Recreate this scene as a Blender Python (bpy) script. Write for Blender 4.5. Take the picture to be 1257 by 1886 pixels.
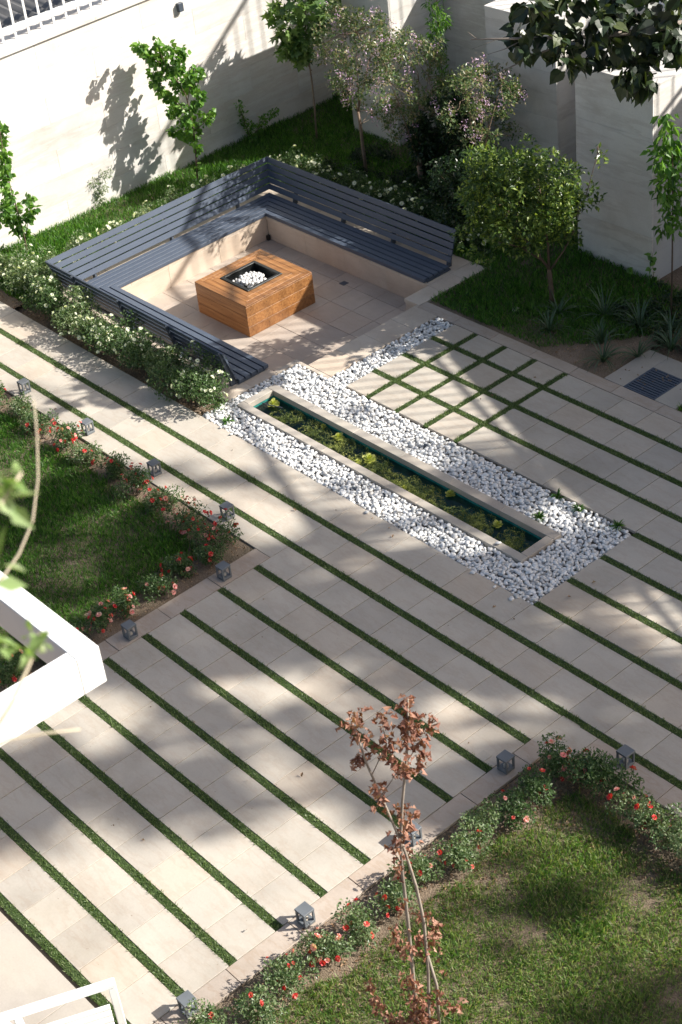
import bpy, bmesh, math, random
import numpy as np
from mathutils import Vector, Matrix

for o in list(bpy.data.objects): bpy.data.objects.remove(o)
SC = bpy.context.scene
COL = SC.collection
rad = math.radians

# ------------------------------------------------------------------ camera
CAM_C = np.array([10.9401, -8.7241, 10.1144])
CAM_R = np.array([[0.636738, 0.7607201, -0.1259745], [0.3902374, -0.458825, -0.7982446], [-0.665041, 0.4591127, -0.5890127]])
FPX, CX, CY, IW, IH = 3126.35, 490.775, 961.80, 1257.0, 1886.0
cd = bpy.data.cameras.new('camera'); cam = bpy.data.objects.new('camera', cd); COL.objects.link(cam)
M = Matrix.Identity(4)
for i in range(3):
    M[i][0] = CAM_R[0][i]; M[i][1] = -CAM_R[1][i]; M[i][2] = -CAM_R[2][i]; M[i][3] = CAM_C[i]
cam.matrix_world = M
cd.sensor_fit = 'HORIZONTAL'; cd.sensor_width = 36; cd.lens = FPX / IW * 36
cd.shift_x = (IW / 2 - CX) / IW; cd.shift_y = -(IH / 2 - CY) / IW
cd.clip_start = 0.3; cd.clip_end = 2000
cd.dof.use_dof = True; cd.dof.focus_distance = 16.0; cd.dof.aperture_fstop = 8
SC.camera = cam

# ------------------------------------------------------------------ light
SUN = np.array([0.90, 1.05, 1.0]); SUN = SUN / np.linalg.norm(SUN)      # towards the sun
EL = math.asin(SUN[2]); AZ = math.atan2(SUN[0], SUN[1])
W = bpy.data.worlds.new('World'); SC.world = W; W.use_nodes = True
nt = W.node_tree; nt.nodes.clear()
sky = nt.nodes.new('ShaderNodeTexSky'); sky.sky_type = 'NISHITA'; sky.sun_disc = False
sky.sun_elevation = EL; sky.sun_rotation = AZ; sky.air_density = 1.0; sky.dust_density = 3.5; sky.ozone_density = 0.4
bg = nt.nodes.new('ShaderNodeBackground'); bg.inputs[1].default_value = 0.074
wo = nt.nodes.new('ShaderNodeOutputWorld')
nt.links.new(sky.outputs[0], bg.inputs[0]); nt.links.new(bg.outputs[0], wo.inputs[0])
sl = bpy.data.lights.new('sun', 'SUN'); sl.energy = 5.0; sl.angle = rad(0.5); sl.color = (1.0, 0.955, 0.88)
so = bpy.data.objects.new('sun', sl); COL.objects.link(so)
so.rotation_euler = Vector(SUN).to_track_quat('Z', 'Y').to_euler(); so.location = (20, 20, 30)
vs = SC.view_settings; vs.view_transform = 'Standard'; vs.look = 'None'; vs.exposure = 0.85; vs.gamma = 1
vs.use_curve_mapping = False

# ------------------------------------------------------------------ helpers
rng = np.random.default_rng(7)
random.seed(7)

def ray(px, py):
    return CAM_R.T @ np.array([(px - CX) / FPX, (py - CY) / FPX, 1.0])
def at_z(px, py, z=0.0):
    d = ray(px, py); return CAM_C + d * ((z - CAM_C[2]) / d[2])
def at_u(px, py, u):
    d = ray(px, py); return CAM_C + d * ((u - CAM_C[0]) / d[0])
HN = np.array([CAM_R[2][0], CAM_R[2][1], 0.0]); HN = HN / np.linalg.norm(HN)
def at_b(px, py, base, off=0.0):
    """point on the upright plane through base that faces the viewer, moved off metres away"""
    d = ray(px, py); b = np.array(base) + HN * off
    return CAM_C + d * (np.dot(b - CAM_C, HN) / np.dot(d, HN))

def tag(o, label=None, cat=None, group=None, kind=None):
    if label: o['label'] = label
    if cat: o['category'] = cat
    if group: o['group'] = group
    if kind: o['kind'] = kind
    return o
def empty(name, loc=(0, 0, 0), label=None, cat=None, group=None, kind=None):
    o = bpy.data.objects.new(name, None); o.empty_display_size = 0.1; o.location = loc; COL.objects.link(o)
    return tag(o, label, cat, group, kind)
def link(name, me, parent=None, keep=False):
    o = bpy.data.objects.new(name, me); COL.objects.link(o)
    if parent is not None:
        o.parent = parent
        if not keep and parent.location.length > 0:
            o.location = -parent.location
    return o

class MB:
    def __init__(s): s.v = []; s.f = []
    def add(s, vs_, fs_):
        n = len(s.v); s.v += [tuple(map(float, p)) for p in vs_]; s.f += [tuple(n + i for i in f) for f in fs_]
    def hexa(s, p):     # 8 points: bottom 4 ccw, top 4 ccw
        s.add(p, [(3, 2, 1, 0), (4, 5, 6, 7), (0, 1, 5, 4), (1, 2, 6, 5), (2, 3, 7, 6), (3, 0, 4, 7)])
    def box(s, x0, x1, y0, y1, z0, z1):
        s.hexa([(x0, y0, z0), (x1, y0, z0), (x1, y1, z0), (x0, y1, z0), (x0, y0, z1), (x1, y0, z1), (x1, y1, z1), (x0, y1, z1)])
    def bar(s, a, b, w, h):
        a = Vector(a); b = Vector(b); d = (b - a).normalized(); up = Vector((0, 0, 1))
        if abs(d.z) > 0.95: up = Vector((0, 1, 0))
        x = d.cross(up).normalized() * w / 2; y = x.cross(d).normalized() * h / 2
        s.hexa([a - x - y, a + x - y, b + x - y, b - x - y, a - x + y, a + x + y, b + x + y, b - x + y])
    def tube(s, pts, r, n=6, cap=True):
        pts = [Vector(p) for p in pts]; k = len(pts)
        if not hasattr(r, '__len__'): r = [r] * k
        base = len(s.v); prev = Vector((1, 0, 0.13)).normalized()
        for i, p in enumerate(pts):
            d = (pts[min(i + 1, k - 1)] - pts[max(i - 1, 0)]).normalized()
            a = (prev - d * prev.dot(d))
            if a.length < 1e-4: a = d.orthogonal()
            a.normalize(); prev = a; b = d.cross(a)
            for j in range(n):
                t = 2 * math.pi * j / n
                s.v.append(tuple(p + (a * math.cos(t) + b * math.sin(t)) * r[i]))
        for i in range(k - 1):
            for j in range(n):
                j2 = (j + 1) % n
                s.f.append((base + i * n + j, base + i * n + j2, base + (i + 1) * n + j2, base + (i + 1) * n + j))
        if cap:
            s.f.append(tuple(base + j for j in range(n))[::-1]); s.f.append(tuple(base + (k - 1) * n + j for j in range(n)))
    def mesh(s, name, mat, smooth=False, bevel=0):
        me = bpy.data.meshes.new(name); me.from_pydata(s.v, [], s.f)
        if bevel:
            bm = bmesh.new(); bm.from_mesh(me)
            bmesh.ops.bevel(bm, geom=bm.edges[:], offset=bevel, segments=1, affect='EDGES')
            bm.to_mesh(me); bm.free()
        me.materials.append(mat)
        if smooth: me.polygons.foreach_set('use_smooth', [True] * len(me.polygons))
        me.update(); return me
    def build(s, name, mat, parent=None, smooth=False, bevel=0, **kw):
        return tag(link(name, s.mesh(name, mat, smooth, bevel), parent), **kw)

def np_mesh(name, V, F, mat, smooth=False):
    """V (n,3), F (m,k) arrays"""
    me = bpy.data.meshes.new(name); k = F.shape[1]
    me.vertices.add(len(V)); me.vertices.foreach_set('co', V.astype(np.float32).ravel())
    me.loops.add(F.size); me.loops.foreach_set('vertex_index', F.astype(np.int32).ravel())
    me.polygons.add(len(F)); me.polygons.foreach_set('loop_start', np.arange(0, F.size, k, dtype=np.int32))
    me.polygons.foreach_set('loop_total', np.full(len(F), k, dtype=np.int32))
    me.polygons.foreach_set('use_smooth', np.full(len(F), smooth, dtype=bool))
    me.materials.append(mat); me.update(calc_edges=True); return me

def norm(a): return a / np.maximum(np.linalg.norm(a, axis=-1, keepdims=True), 1e-9)
def scatter(P, T, N, S, TV, TF):
    """instances of template (TV, TF) at P with length axis T, face normal N, scale S -> arrays"""
    T = norm(T); B = norm(np.cross(N, T)); N = np.cross(T, B)
    S = np.asarray(S).reshape(-1, 1, 1)
    V = P[:, None, :] + S * (TV[None, :, 0:1] * T[:, None, :] + TV[None, :, 1:2] * B[:, None, :] + TV[None, :, 2:3] * N[:, None, :])
    k = len(TV); F = (TF[None] + (np.arange(len(P)) * k)[:, None, None]).reshape(-1, TF.shape[1])
    return V.reshape(-1, 3), F
A = np.array
LEAF = (A([(0, 0, 0), (.45, .26, .07), (1, 0, -.10), (.45, -.26, .07)], float), A([(0, 1, 2), (0, 2, 3)]))
HEART = (A([(0, 0, 0), (.05, .32, .05), (.45, .42, .06), (1, 0, -.12), (.45, -.42, .06), (.05, -.32, .05)], float), A([(0, 1, 2), (0, 2, 3), (0, 3, 4), (0, 4, 5)]))
BIGHEART = (A([(.06, 0, -.02), (-.04, .20, .03), (.10, .38, .05), (.34, .42, .05), (.62, .27, .02), (.85, .10, -.06), (1.02, 0, -.16), (.85, -.10, -.06), (.62, -.27, .02), (.34, -.42, .05), (.10, -.38, .05), (-.04, -.20, .03), (.45, 0, -.03)], float),
            A([(12, i, i + 1) for i in range(0, 11)] + [(12, 11, 0)]))
SLIM = (A([(0, 0, 0), (.4, .13, .04), (1, 0, -.12), (.4, -.13, .04)], float), A([(0, 1, 2), (0, 2, 3)]))
MAPLE = (A([(0, 0, 0), (.15, .45, .04), (.38, .22, .02), (.62, .5, -.05), (.62, .16, 0), (1, 0, -.12), (.62, -.16, 0), (.62, -.5, -.05), (.38, -.22, .02), (.15, -.45, .04)], float),
         A([(0, 1, 2), (0, 2, 8), (0, 8, 9), (2, 3, 4), (2, 4, 6), (2, 6, 8), (4, 5, 6), (8, 6, 7)]))
CURL = (A([(0, 0, 0), (.18, .22, .20), (.42, .16, .10), (.50, .40, .34), (.72, .16, .12), (1, .06, -.18), (.74, -.20, .16), (.60, -.30, .36), (.42, -.12, .06), (.15, -.26, .26), (.45, .0, -.08)], float),
        A([(0, 1, 10), (1, 2, 10), (2, 3, 4), (2, 4, 10), (4, 5, 10), (5, 6, 10), (6, 7, 8), (6, 8, 10), (8, 9, 10), (9, 0, 10)]))
def rosette():
    V = [(0, 0, .12)]; F = []
    for ring, (n, r, z, w) in enumerate(((6, .5, .12, .30), (5, .3, .30, .2))):
        for j in range(n):
            t = 2 * math.pi * (j + ring * .5) / n; c, s_ = math.cos(t), math.sin(t)
            b = len(V)
            V += [(c * .06, s_ * .06, 0.05), (c * r * .7 - s_ * w, s_ * r * .7 + c * w, z), (c * r, s_ * r, z + .1), (c * r * .7 + s_ * w, s_ * r * .7 - c * w, z)]
            F += [(b, b + 1, b + 2), (b, b + 2, b + 3)]
    return A(V, float), A(F)
ROSE = rosette()

def rnd_dirs(n, g=rng): return norm(g.normal(size=(n, 3)))
def leaves(name, P, size, mat, parent, tpl=LEAF, up=.5, droop=0.0, out=None, seed=1, **kw):
    g = np.random.default_rng(seed); n = len(P)
    N = rnd_dirs(n, g); N[:, 2] = np.abs(N[:, 2]) + up
    T = rnd_dirs(n, g); T[:, 2] -= droop
    if out is not None: T = T + out
    S = size * g.uniform(.65, 1.25, n)
    V, F = scatter(P, norm(T), norm(N), S, *tpl)
    return tag(link(name, np_mesh(name, V, F, mat), parent), **kw)
def in_balls(balls, n, g, shell=.0):
    balls = A(balls, float); w = balls[:, 3] ** 2; idx = g.choice(len(balls), n, p=w / w.sum())
    r = g.uniform(shell, 1, n) ** (1 / 2.2)
    d = rnd_dirs(n, g)
    return balls[idx, :3] + d * (r * balls[idx, 3])[:, None], d

# ------------------------------------------------------------------ materials
def mat_new(name):
    m = bpy.data.materials.new(name); m.use_nodes = True; n = m.node_tree.nodes; n.clear()
    out = n.new('ShaderNodeOutputMaterial'); p = n.new('ShaderNodeBsdfPrincipled')
    m.node_tree.links.new(p.outputs[0], out.inputs[0]); return m, m.node_tree, p, out
def ramp(nt_, fac, stops):
    r = nt_.nodes.new('ShaderNodeValToRGB'); nt_.links.new(fac, r.inputs[0]); e = r.color_ramp.elements
    while len(e) < len(stops): e.new(.5)
    for i, (p, c) in enumerate(stops): e[i].position = p; e[i].color = (*c, 1)
    return r.outputs[0]
def noise(nt_, scale, detail=4, vec=None, rough=.55):
    t = nt_.nodes.new('ShaderNodeTexNoise'); t.inputs['Scale'].default_value = scale; t.inputs['Detail'].default_value = detail
    t.inputs['Roughness'].default_value = rough
    if vec is not None: nt_.links.new(vec, t.inputs['Vector'])
    return t.outputs['Fac']
def coords(nt_, scale=(1, 1, 1), rnd=True, kind='Object', rot=(0, 0, 0)):
    tc = nt_.nodes.new('ShaderNodeTexCoord'); mp = nt_.nodes.new('ShaderNodeMapping'); mp.inputs['Scale'].default_value = scale
    mp.inputs['Rotation'].default_value = rot
    nt_.links.new(tc.outputs[kind], mp.inputs['Vector'])
    if rnd:
        oi = nt_.nodes.new('ShaderNodeObjectInfo'); m = nt_.nodes.new('ShaderNodeMath'); m.operation = 'MULTIPLY'; m.inputs[1].default_value = 37
        nt_.links.new(oi.outputs['Random'], m.inputs[0]); nt_.links.new(m.outputs[0], mp.inputs['Location'])
    return mp.outputs[0]
def mixc(nt_, fac, a, b, mode='MIX'):
    m = nt_.nodes.new('ShaderNodeMix'); m.data_type = 'RGBA'; m.blend_type = mode
    for i, x in ((0, fac), (6, a), (7, b)):
        if isinstance(x, (int, float)): m.inputs[i].default_value = x
        elif isinstance(x, tuple): m.inputs[i].default_value = (*x, 1)
        else: nt_.links.new(x, m.inputs[i])
    return m.outputs[2]
def bump(nt_, p, h, s=.3, d=.01):
    b = nt_.nodes.new('ShaderNodeBump'); b.inputs['Strength'].default_value = s; b.inputs['Distance'].default_value = d
    nt_.links.new(h, b.inputs['Height']); nt_.links.new(b.outputs[0], p.inputs['Normal'])

def m_stone(name, base, dark, vein, rough=.6, vs_=(1, 1, 1), vein_amt=.35, scale=1.0, rot=(0, 0, 0)):
    m, t, p, o = mat_new(name)
    c = coords(t, (scale,) * 3)
    n1 = noise(t, 2.2, 5, c); col = ramp(t, n1, [(.32, dark), (.62, base)])
    c2 = coords(t, vs_, rot=rot); n2 = noise(t, 3.0, 7, c2, .62)
    v = ramp(t, n2, [(.48, (0, 0, 0)), (.56, (1, 1, 1)), (.60, (0, 0, 0))])
    mv = t.nodes.new('ShaderNodeMath'); mv.operation = 'MULTIPLY'; mv.inputs[1].default_value = vein_amt
    t.links.new(v, mv.inputs[0]); col = mixc(t, mv.outputs[0], col, vein)
    oi = t.nodes.new('ShaderNodeObjectInfo')
    tint = ramp(t, oi.outputs['Random'], [(0, (.86, .855, .85)), (.35, (.98, .97, .95)), (.7, (1, .99, .975)), (1, (1.0, .94, .88))])
    col = mixc(t, 1.0, col, tint, 'MULTIPLY')
    gp = t.nodes.new('ShaderNodeNewGeometry'); st_ = noise(t, .9, 5, gp.outputs['Position'], .65); col = mixc(t, 1.0, col, ramp(t, st_, [(.30, (.84, .82, .79)), (.50, (1, 1, 1)), (.72, (1.0, .985, .965))]), 'MULTIPLY')
    sp_ = noise(t, 26, 2, gp.outputs['Position']); col = mixc(t, 1.0, col, ramp(t, sp_, [(.22, (.62, .58, .54)), (.27, (1, 1, 1))]), 'MULTIPLY')
    fine = noise(t, 60, 3, c); fr = ramp(t, fine, [(.3, (.93, .93, .93)), (.7, (1, 1, 1))]); col = mixc(t, 1.0, col, fr, 'MULTIPLY')
    t.links.new(col, p.inputs['Base Color']); p.inputs['Roughness'].default_value = rough
    bump(t, p, fine, .15, .002); return m
def m_leaf(name, cols, rough=.45, trans=.3, patch=None):
    m, t, p, o = mat_new(name)
    ge = t.nodes.new('ShaderNodeNewGeometry'); st = [(i / max(1, len(cols) - 1), c) for i, c in enumerate(cols)]
    col = ramp(t, ge.outputs['Random Per Island'], st)
    if patch:
        n = noise(t, patch[0], 2, coords(t, rnd=False)); f = ramp(t, n, [(.42, (0, 0, 0)), (.60, (1, 1, 1))]); col = mixc(t, f, col, patch[1])
    t.links.new(col, p.inputs['Base Color']); p.inputs['Roughness'].default_value = rough
    tr = t.nodes.new('ShaderNodeBsdfTranslucent'); t.links.new(mixc(t, 1.0, col, (1.5, 1.6, .6), 'MULTIPLY'), tr.inputs[0])
    mx = t.nodes.new('ShaderNodeMixShader'); mx.inputs[0].default_value = trans
    t.links.new(p.outputs[0], mx.inputs[1]); t.links.new(tr.outputs[0], mx.inputs[2]); t.links.new(mx.outputs[0], o.inputs[0])
    return m
def m_plain(name, col, rough=.5, metal=0, var=.0, ns=8, b=0):
    m, t, p, o = mat_new(name)
    if var:
        n = noise(t, ns, 4, coords(t)); d = tuple(x * (1 - var) for x in col)
        c = ramp(t, n, [(.3, d), (.7, col)]); t.links.new(c, p.inputs['Base Color'])
        if b: bump(t, p, noise(t, ns * 8, 3, coords(t)), b, .003)
    else: p.inputs['Base Color'].default_value = (*col, 1)
    p.inputs['Roughness'].default_value = rough; p.inputs['Metallic'].default_value = metal; return m

MT = {}
MT['slab'] = m_stone('sandy paving stone', (.545, .50, .435), (.485, .445, .39), (.40, .29, .21), .62, (1, 3.5, 1), .22, rot=(0, 0, .5))
MT['pitslab'] = m_stone('pit floor stone', (.50, .43, .37), (.43, .375, .33), (.40, .31, .24), .55, (1, 3, 1), .2)
MT['kerb'] = m_stone('kerb stone', (.50, .43, .37), (.43, .365, .31), (.36, .25, .17), .62, (1, 3, 1), .3)
MT['wall'] = m_stone('white travertine', (.80, .78, .75), (.75, .73, .70), (.56, .48, .42), .5, (.3, .22, 1.6), .35)
MT['block'] = m_stone('pale travertine', (.80, .78, .74), (.73, .71, .68), (.50, .45, .40), .5, (.25, .22, 1.5), .38)
MT['cream'] = m_stone('cream pit wall stone', (.64, .56, .47), (.56, .48, .40), (.48, .38, .29), .6, (.8, .8, 3), .25)
MT['coping'] = m_stone('trough coping stone', (.50, .46, .40), (.44, .40, .36), (.38, .33, .28), .6, (1, 3, 1), .15)
MT['bed'] = m_plain('mortar bed', (.16, .135, .11), .95, var=.3)
MT['soil'] = None
def m_soil():
    m, t, p, o = mat_new('dry garden soil'); c = coords(t, rnd=False)
    n = noise(t, 3.5, 6, c, .7); col = ramp(t, n, [(.3, (.10, .062, .038)), (.5, (.19, .125, .08)), (.7, (.30, .215, .15))])
    f = noise(t, 70, 4, c); col = mixc(t, .5, col, ramp(t, f, [(.35, (.07, .05, .03)), (.65, (.36, .28, .20))]))
    t.links.new(col, p.inputs['Base Color']); p.inputs['Roughness'].default_value = .95; bump(t, p, f, .9, .02); return m
MT['soil'] = m_soil()
def m_grassbase():
    m, t, p, o = mat_new('lawn thatch'); c = coords(t, rnd=False)
    n = noise(t, 2.0, 6, c, .65); col = ramp(t, n, [(.36, (.10, .085, .045)), (.52, (.19, .135, .09)), (.68, (.30, .225, .17))])
    f = noise(t, 90, 3, c); col = mixc(t, .35, col, ramp(t, f, [(.35, (.06, .045, .03)), (.65, (.42, .33, .25))]))
    t.links.new(col, p.inputs['Base Color']); p.inputs['Roughness'].default_value = .95; bump(t, p, f, .8, .02); return m
MT['thatch'] = m_grassbase()
MT['turfbase'] = m_plain('strip turf base', (.05, .085, .02), .9, var=.4, ns=30)
MT['turf'] = m_leaf('strip turf blades', [(.065, .12, .03), (.11, .18, .055), (.17, .24, .095), (.26, .30, .16)], .45, .3)
MT['lawn'] = m_leaf('lawn blades', [(.022, .07, .010), (.045, .13, .018), (.09, .22, .033), (.17, .32, .06)], .5, .4)
MT['lawndry'] = m_leaf('dry lawn blades', [(.045, .12, .022), (.085, .18, .035), (.15, .26, .06), (.25, .31, .11), (.38, .35, .20)], .5, .4)
MT['steel'] = m_plain('blue grey painted steel', (.07, .085, .11), .42, var=.12, ns=5)
MT['slat'] = m_plain('blue grey painted slat', (.082, .104, .145), .45, var=.12, ns=4)
MT['lantern'] = m_plain('grey lantern metal', (.15, .165, .18), .45, var=.15)
MT['glass'] = m_plain('lantern frosted glass', (.5, .45, .38), .3)
MT['black'] = m_plain('black fire tray metal', (.02, .022, .022), .35, .3)
MT['white'] = m_plain('white paint', (.82, .82, .80), .35, var=.04)
MT['pebble'] = m_leaf('white pebble', [(.58, .58, .57), (.72, .72, .71), (.80, .80, .79), (.85, .85, .84), (.66, .62, .57)], .5, .0)
MT['dirtgravel'] = m_plain('gravel bed soil', (.24, .22, .20), .95, var=.5, ns=20)
MT['bark'] = m_plain('brown bark', (.15, .10, .065), .85, var=.45, ns=12, b=.6)
MT['palebark'] = m_plain('pale smooth bark', (.30, .21, .145), .75, var=.35, ns=10, b=.3)
MT['greybark'] = m_plain('grey twig bark', (.34, .29, .24), .8, var=.3, ns=12)
MT['nearleaf'] = m_leaf('pale near leaf', [(.20, .30, .10), (.30, .42, .18), (.42, .50, .30)], .5, .4)
MT['tanstem'] = m_plain('pale tan stem', (.60, .52, .38), .7, var=.15)
MT['vineleaf'] = m_leaf('vine leaf', [(.045, .12, .02), (.08, .19, .03), (.13, .27, .04), (.19, .33, .06)], .42, .35)
MT['roseleaf'] = m_leaf('rose leaf', [(.035, .075, .022), (.06, .12, .035), (.095, .165, .055), (.16, .22, .10)], .4, .3)
MT['roseleafpale'] = m_leaf('pale rose leaf', [(.05, .10, .035), (.10, .16, .06), (.17, .23, .11), (.26, .31, .17)], .4, .3)
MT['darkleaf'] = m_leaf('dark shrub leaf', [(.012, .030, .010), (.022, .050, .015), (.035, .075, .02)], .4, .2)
MT['catalpa'] = m_leaf('broad dark leaf', [(.012, .022, .011), (.020, .038, .016), (.032, .055, .02), (.08, .10, .035)], .42, .15)
MT['shrubleaf'] = m_leaf('glossy shrub leaf', [(.035, .075, .022), (.065, .12, .03), (.13, .20, .045), (.34, .42, .09)], .34, .3)
MT['crapeleaf'] = m_leaf('crape myrtle leaf', [(.05, .095, .035), (.09, .15, .055), (.17, .22, .09), (.32, .26, .17)], .35, .3)
MT['planeleaf'] = m_leaf('plane leaf', [(.05, .11, .03), (.09, .17, .045), (.15, .24, .07), (.22, .30, .12)], .4, .35)
MT['deadleaf'] = m_leaf('dead brown leaf', [(.14, .055, .035), (.24, .10, .065), (.33, .16, .11), (.42, .24, .17)], .6, .2)
MT['straw'] = m_leaf('dry leaf litter', [(.20, .12, .07), (.34, .22, .14), (.48, .34, .22)], .8, .1)
MT['yucca'] = m_leaf('strap leaf', [(.03, .07, .03), (.06, .11, .055), (.10, .16, .09)], .4, .15)
MT['lettuce'] = m_leaf('water lettuce leaf', [(.26, .32, .06), (.42, .44, .10), (.56, .56, .18)], .45, .3)
MT['weed'] = m_leaf('feathery water weed', [(.15, .19, .05), (.34, .38, .10), (.55, .56, .20)], .55, .25, patch=(5, (.15, .20, .05)))
MT['blwhite'] = m_leaf('white petals', [(.80, .80, .76), (.86, .86, .82)], .6, .3)
MT['blred'] = m_leaf('red petals', [(.42, .015, .03), (.60, .03, .04), (.70, .10, .08), (.72, .26, .22)], .5, .25)
MT['blpink'] = m_leaf('pink petals', [(.72, .20, .24), (.80, .38, .38), (.82, .62, .56)], .55, .3)
MT['bllilac'] = m_leaf('lilac petals', [(.42, .25, .50), (.62, .42, .66), (.75, .60, .76)], .6, .35)
def m_wood():
    m, t, p, o = mat_new('oiled timber board'); c = coords(t, (.9, 14, 14), kind='Object'); n = noise(t, 2.5, 5, c, .6)
    col = ramp(t, n, [(.3, (.21, .085, .026)), (.5, (.33, .15, .05)), (.7, (.42, .21, .08))])
    oi = t.nodes.new('ShaderNodeObjectInfo'); tint = ramp(t, oi.outputs['Random'], [(0, (.68, .60, .55)), (.5, (.92, .9, .88)), (1, (1.15, 1.1, 1.0))])
    col = mixc(t, 1.0, col, tint, 'MULTIPLY'); t.links.new(col, p.inputs['Base Color']); p.inputs['Roughness'].default_value = .42
    bump(t, p, n, .12, .003); return m
MT['wood'] = m_wood()
def m_teal():
    m, t, p, o = mat_new('teal mosaic tile'); c = coords(t, (1, 1, 1), rnd=False)
    b = t.nodes.new('ShaderNodeTexVoronoi'); b.inputs['Scale'].default_value = 45; b.distance = 'CHEBYCHEV'; b.inputs['Randomness'].default_value = .0
    t.links.new(c, b.inputs['Vector'])
    col = ramp(t, noise(t, 9, 3, c), [(.35, (.02, .19, .17)), (.65, (.05, .30, .26))]); t.links.new(col, p.inputs['Base Color']); p.inputs['Roughness'].default_value = .25; return m
MT['teal'] = m_teal()
def m_water():
    m, t, p, o = mat_new('pond water'); tr = t.nodes.new('ShaderNodeBsdfTransparent'); tr.inputs[0].default_value = (.84, .92, .86, 1)
    gl = t.nodes.new('ShaderNodeBsdfGlossy'); gl.inputs['Roughness'].default_value = .03
    fr = t.nodes.new('ShaderNodeFresnel'); fr.inputs[0].default_value = 1.33; mx = t.nodes.new('ShaderNodeMixShader')
    bn = t.nodes.new('ShaderNodeBump'); bn.inputs['Strength'].default_value = .15; bn.inputs['Distance'].default_value = .01
    t.links.new(noise(t, 14, 2, coords(t, rnd=False)), bn.inputs['Height']); t.links.new(bn.outputs[0], gl.inputs['Normal'])
    t.links.new(fr.outputs[0], mx.inputs[0]); t.links.new(tr.outputs[0], mx.inputs[1]); t.links.new(gl.outputs[0], mx.inputs[2])
    t.links.new(mx.outputs[0], o.inputs[0]); return m
MT['water'] = m_water()
MT['corr'] = m_plain('grey corrugated sheet', (.22, .215, .21), .5, .4, var=.3, ns=3)

# ------------------------------------------------------------------ shared dimensions (metres; x along the turf strips, y across)
U = 0.4583377
SW = 0.070                      # turf strip width
def sy(s): return U * s
PITX0, PITY0, PITY1 = -5.78, 1.08, 3.594
PD = -0.335                     # pit floor level

# ================================================================== GROUND
def holed(name, xs, ys, holes, z, mat, **kw):
    b = MB(); xs = sorted(set(xs)); ys = sorted(set(ys))
    for i in range(len(xs) - 1):
        for j in range(len(ys) - 1):
            cx_, cy_ = (xs[i] + xs[i + 1]) / 2, (ys[j] + ys[j + 1]) / 2
            if any(h[0] < cx_ < h[1] and h[2] < cy_ < h[3] for h in holes): continue
            b.add([(xs[i], ys[j], z), (xs[i + 1], ys[j], z), (xs[i + 1], ys[j + 1], z), (xs[i], ys[j + 1], z)], [(0, 1, 2, 3)])
    me = b.mesh(name, mat); bm = bmesh.new(); bm.from_mesh(me); bmesh.ops.remove_doubles(bm, verts=bm.verts, dist=1e-4); bm.to_mesh(me); bm.free()
    return tag(link(name, me), **kw)
PITH = (-6.45, -2.45, .36, 4.28); POOLH = (-2.40, 1.89, .365, .89)
ground = holed('ground', [-600, -6.45, -2.45, -2.40, 1.89, 600], [-600, .36, .365, .89, 4.28, 600], [PITH, POOLH], -.075, MT['soil'], kind='structure')

# ---- paving: a mortar bed with every slab a piece of its own
PH = [(-6.6, -2.06, -.02, 3.30), (-2.6, 2.405, -.04, 1.40), (-2.06, -1.76, 1.3, 3.125)]
def bedsheet():
    b = MB(); z = -.032
    for x0, x1, y0, y1 in [(-20, 9, -1.19, -.035), (0, 3.8, -5.6, -1.19), (-.235, 0, -5.6, -1.19), (2.405, 9, -.035, 1.4), (-1.76, 9, 1.4, 3.30), (-2.40, -1.76, 3.125, 3.30)]:
        b.add([(x0, y0, z), (x1, y0, z), (x1, y1, z), (x0, y1, z)], [(0, 1, 2, 3)])
    return b.build('paving', MT['bed'], kind='structure')
paving = bedsheet()
slab_cache = {}
def slab(parent, x0, x1, y0, y1, z=0.0, th=.03, mat='slab', name='paving_slab', gap=.003):
    w, d = round(x1 - x0, 3), round(y1 - y0, 3); key = (w, d, th, mat)
    if key not in slab_cache:
        b = MB(); b.box(-w / 2 + gap, w / 2 - gap, -d / 2 + gap, d / 2 - gap, -th, 0); slab_cache[key] = b.mesh(name, MT[mat], bevel=.0018)
    o = bpy.data.objects.new(name, slab_cache[key]); COL.objects.link(o); o.parent = parent
    o.location = Vector(((x0 + x1) / 2, (y0 + y1) / 2, z + random.uniform(-.0012, .0012))) - parent.location
    o.rotation_euler = (random.uniform(-.0015, .0015), random.uniform(-.0015, .0015), 0)
    return o
H = SW / 2
def row(s0, s1, k0, k1, lo=None, hi=None):
    y0 = lo if lo is not None else sy(s0) + H; y1 = hi if hi is not None else sy(s1) - H
    for k in range(k0, k1): slab(paving, .4 * k, .4 * (k + 1), y0, y1)
for s in range(-12, -2): row(s, s + 1, 0, 9)
row(-2, -1, -20, 15); row(-1, 0, -20, 6, hi=-.035); row(-1, 0, 6, 15)
row(-3, -2, 9, 10)
for s in (0, 1, 2): row(s, s + 1, 6, 15)
row(3, 4, 6, 15)
row(3, 4, 0, 6, lo=1.405)
row(4, 5, 0, 15); row(5, 6, 0, 15); row(6, 7, 0, 13, hi=3.122)
# corner grid with turf both ways
CG = [-1.40, -.943, -.485, -.028]
for i, (a, b_) in enumerate([(-1.757, CG[0] - H), (CG[0] + H, CG[1] - H), (CG[1] + H, CG[2] - H), (CG[2] + H, CG[3] - H)]):
    for y0, y1 in ((1.405, sy(4) - H), (sy(4) + H, sy(5) - H), (sy(5) + H, sy(6) - H), (sy(6) + H, 3.122)):
        slab(paving, a, b_, y0, y1)
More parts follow.
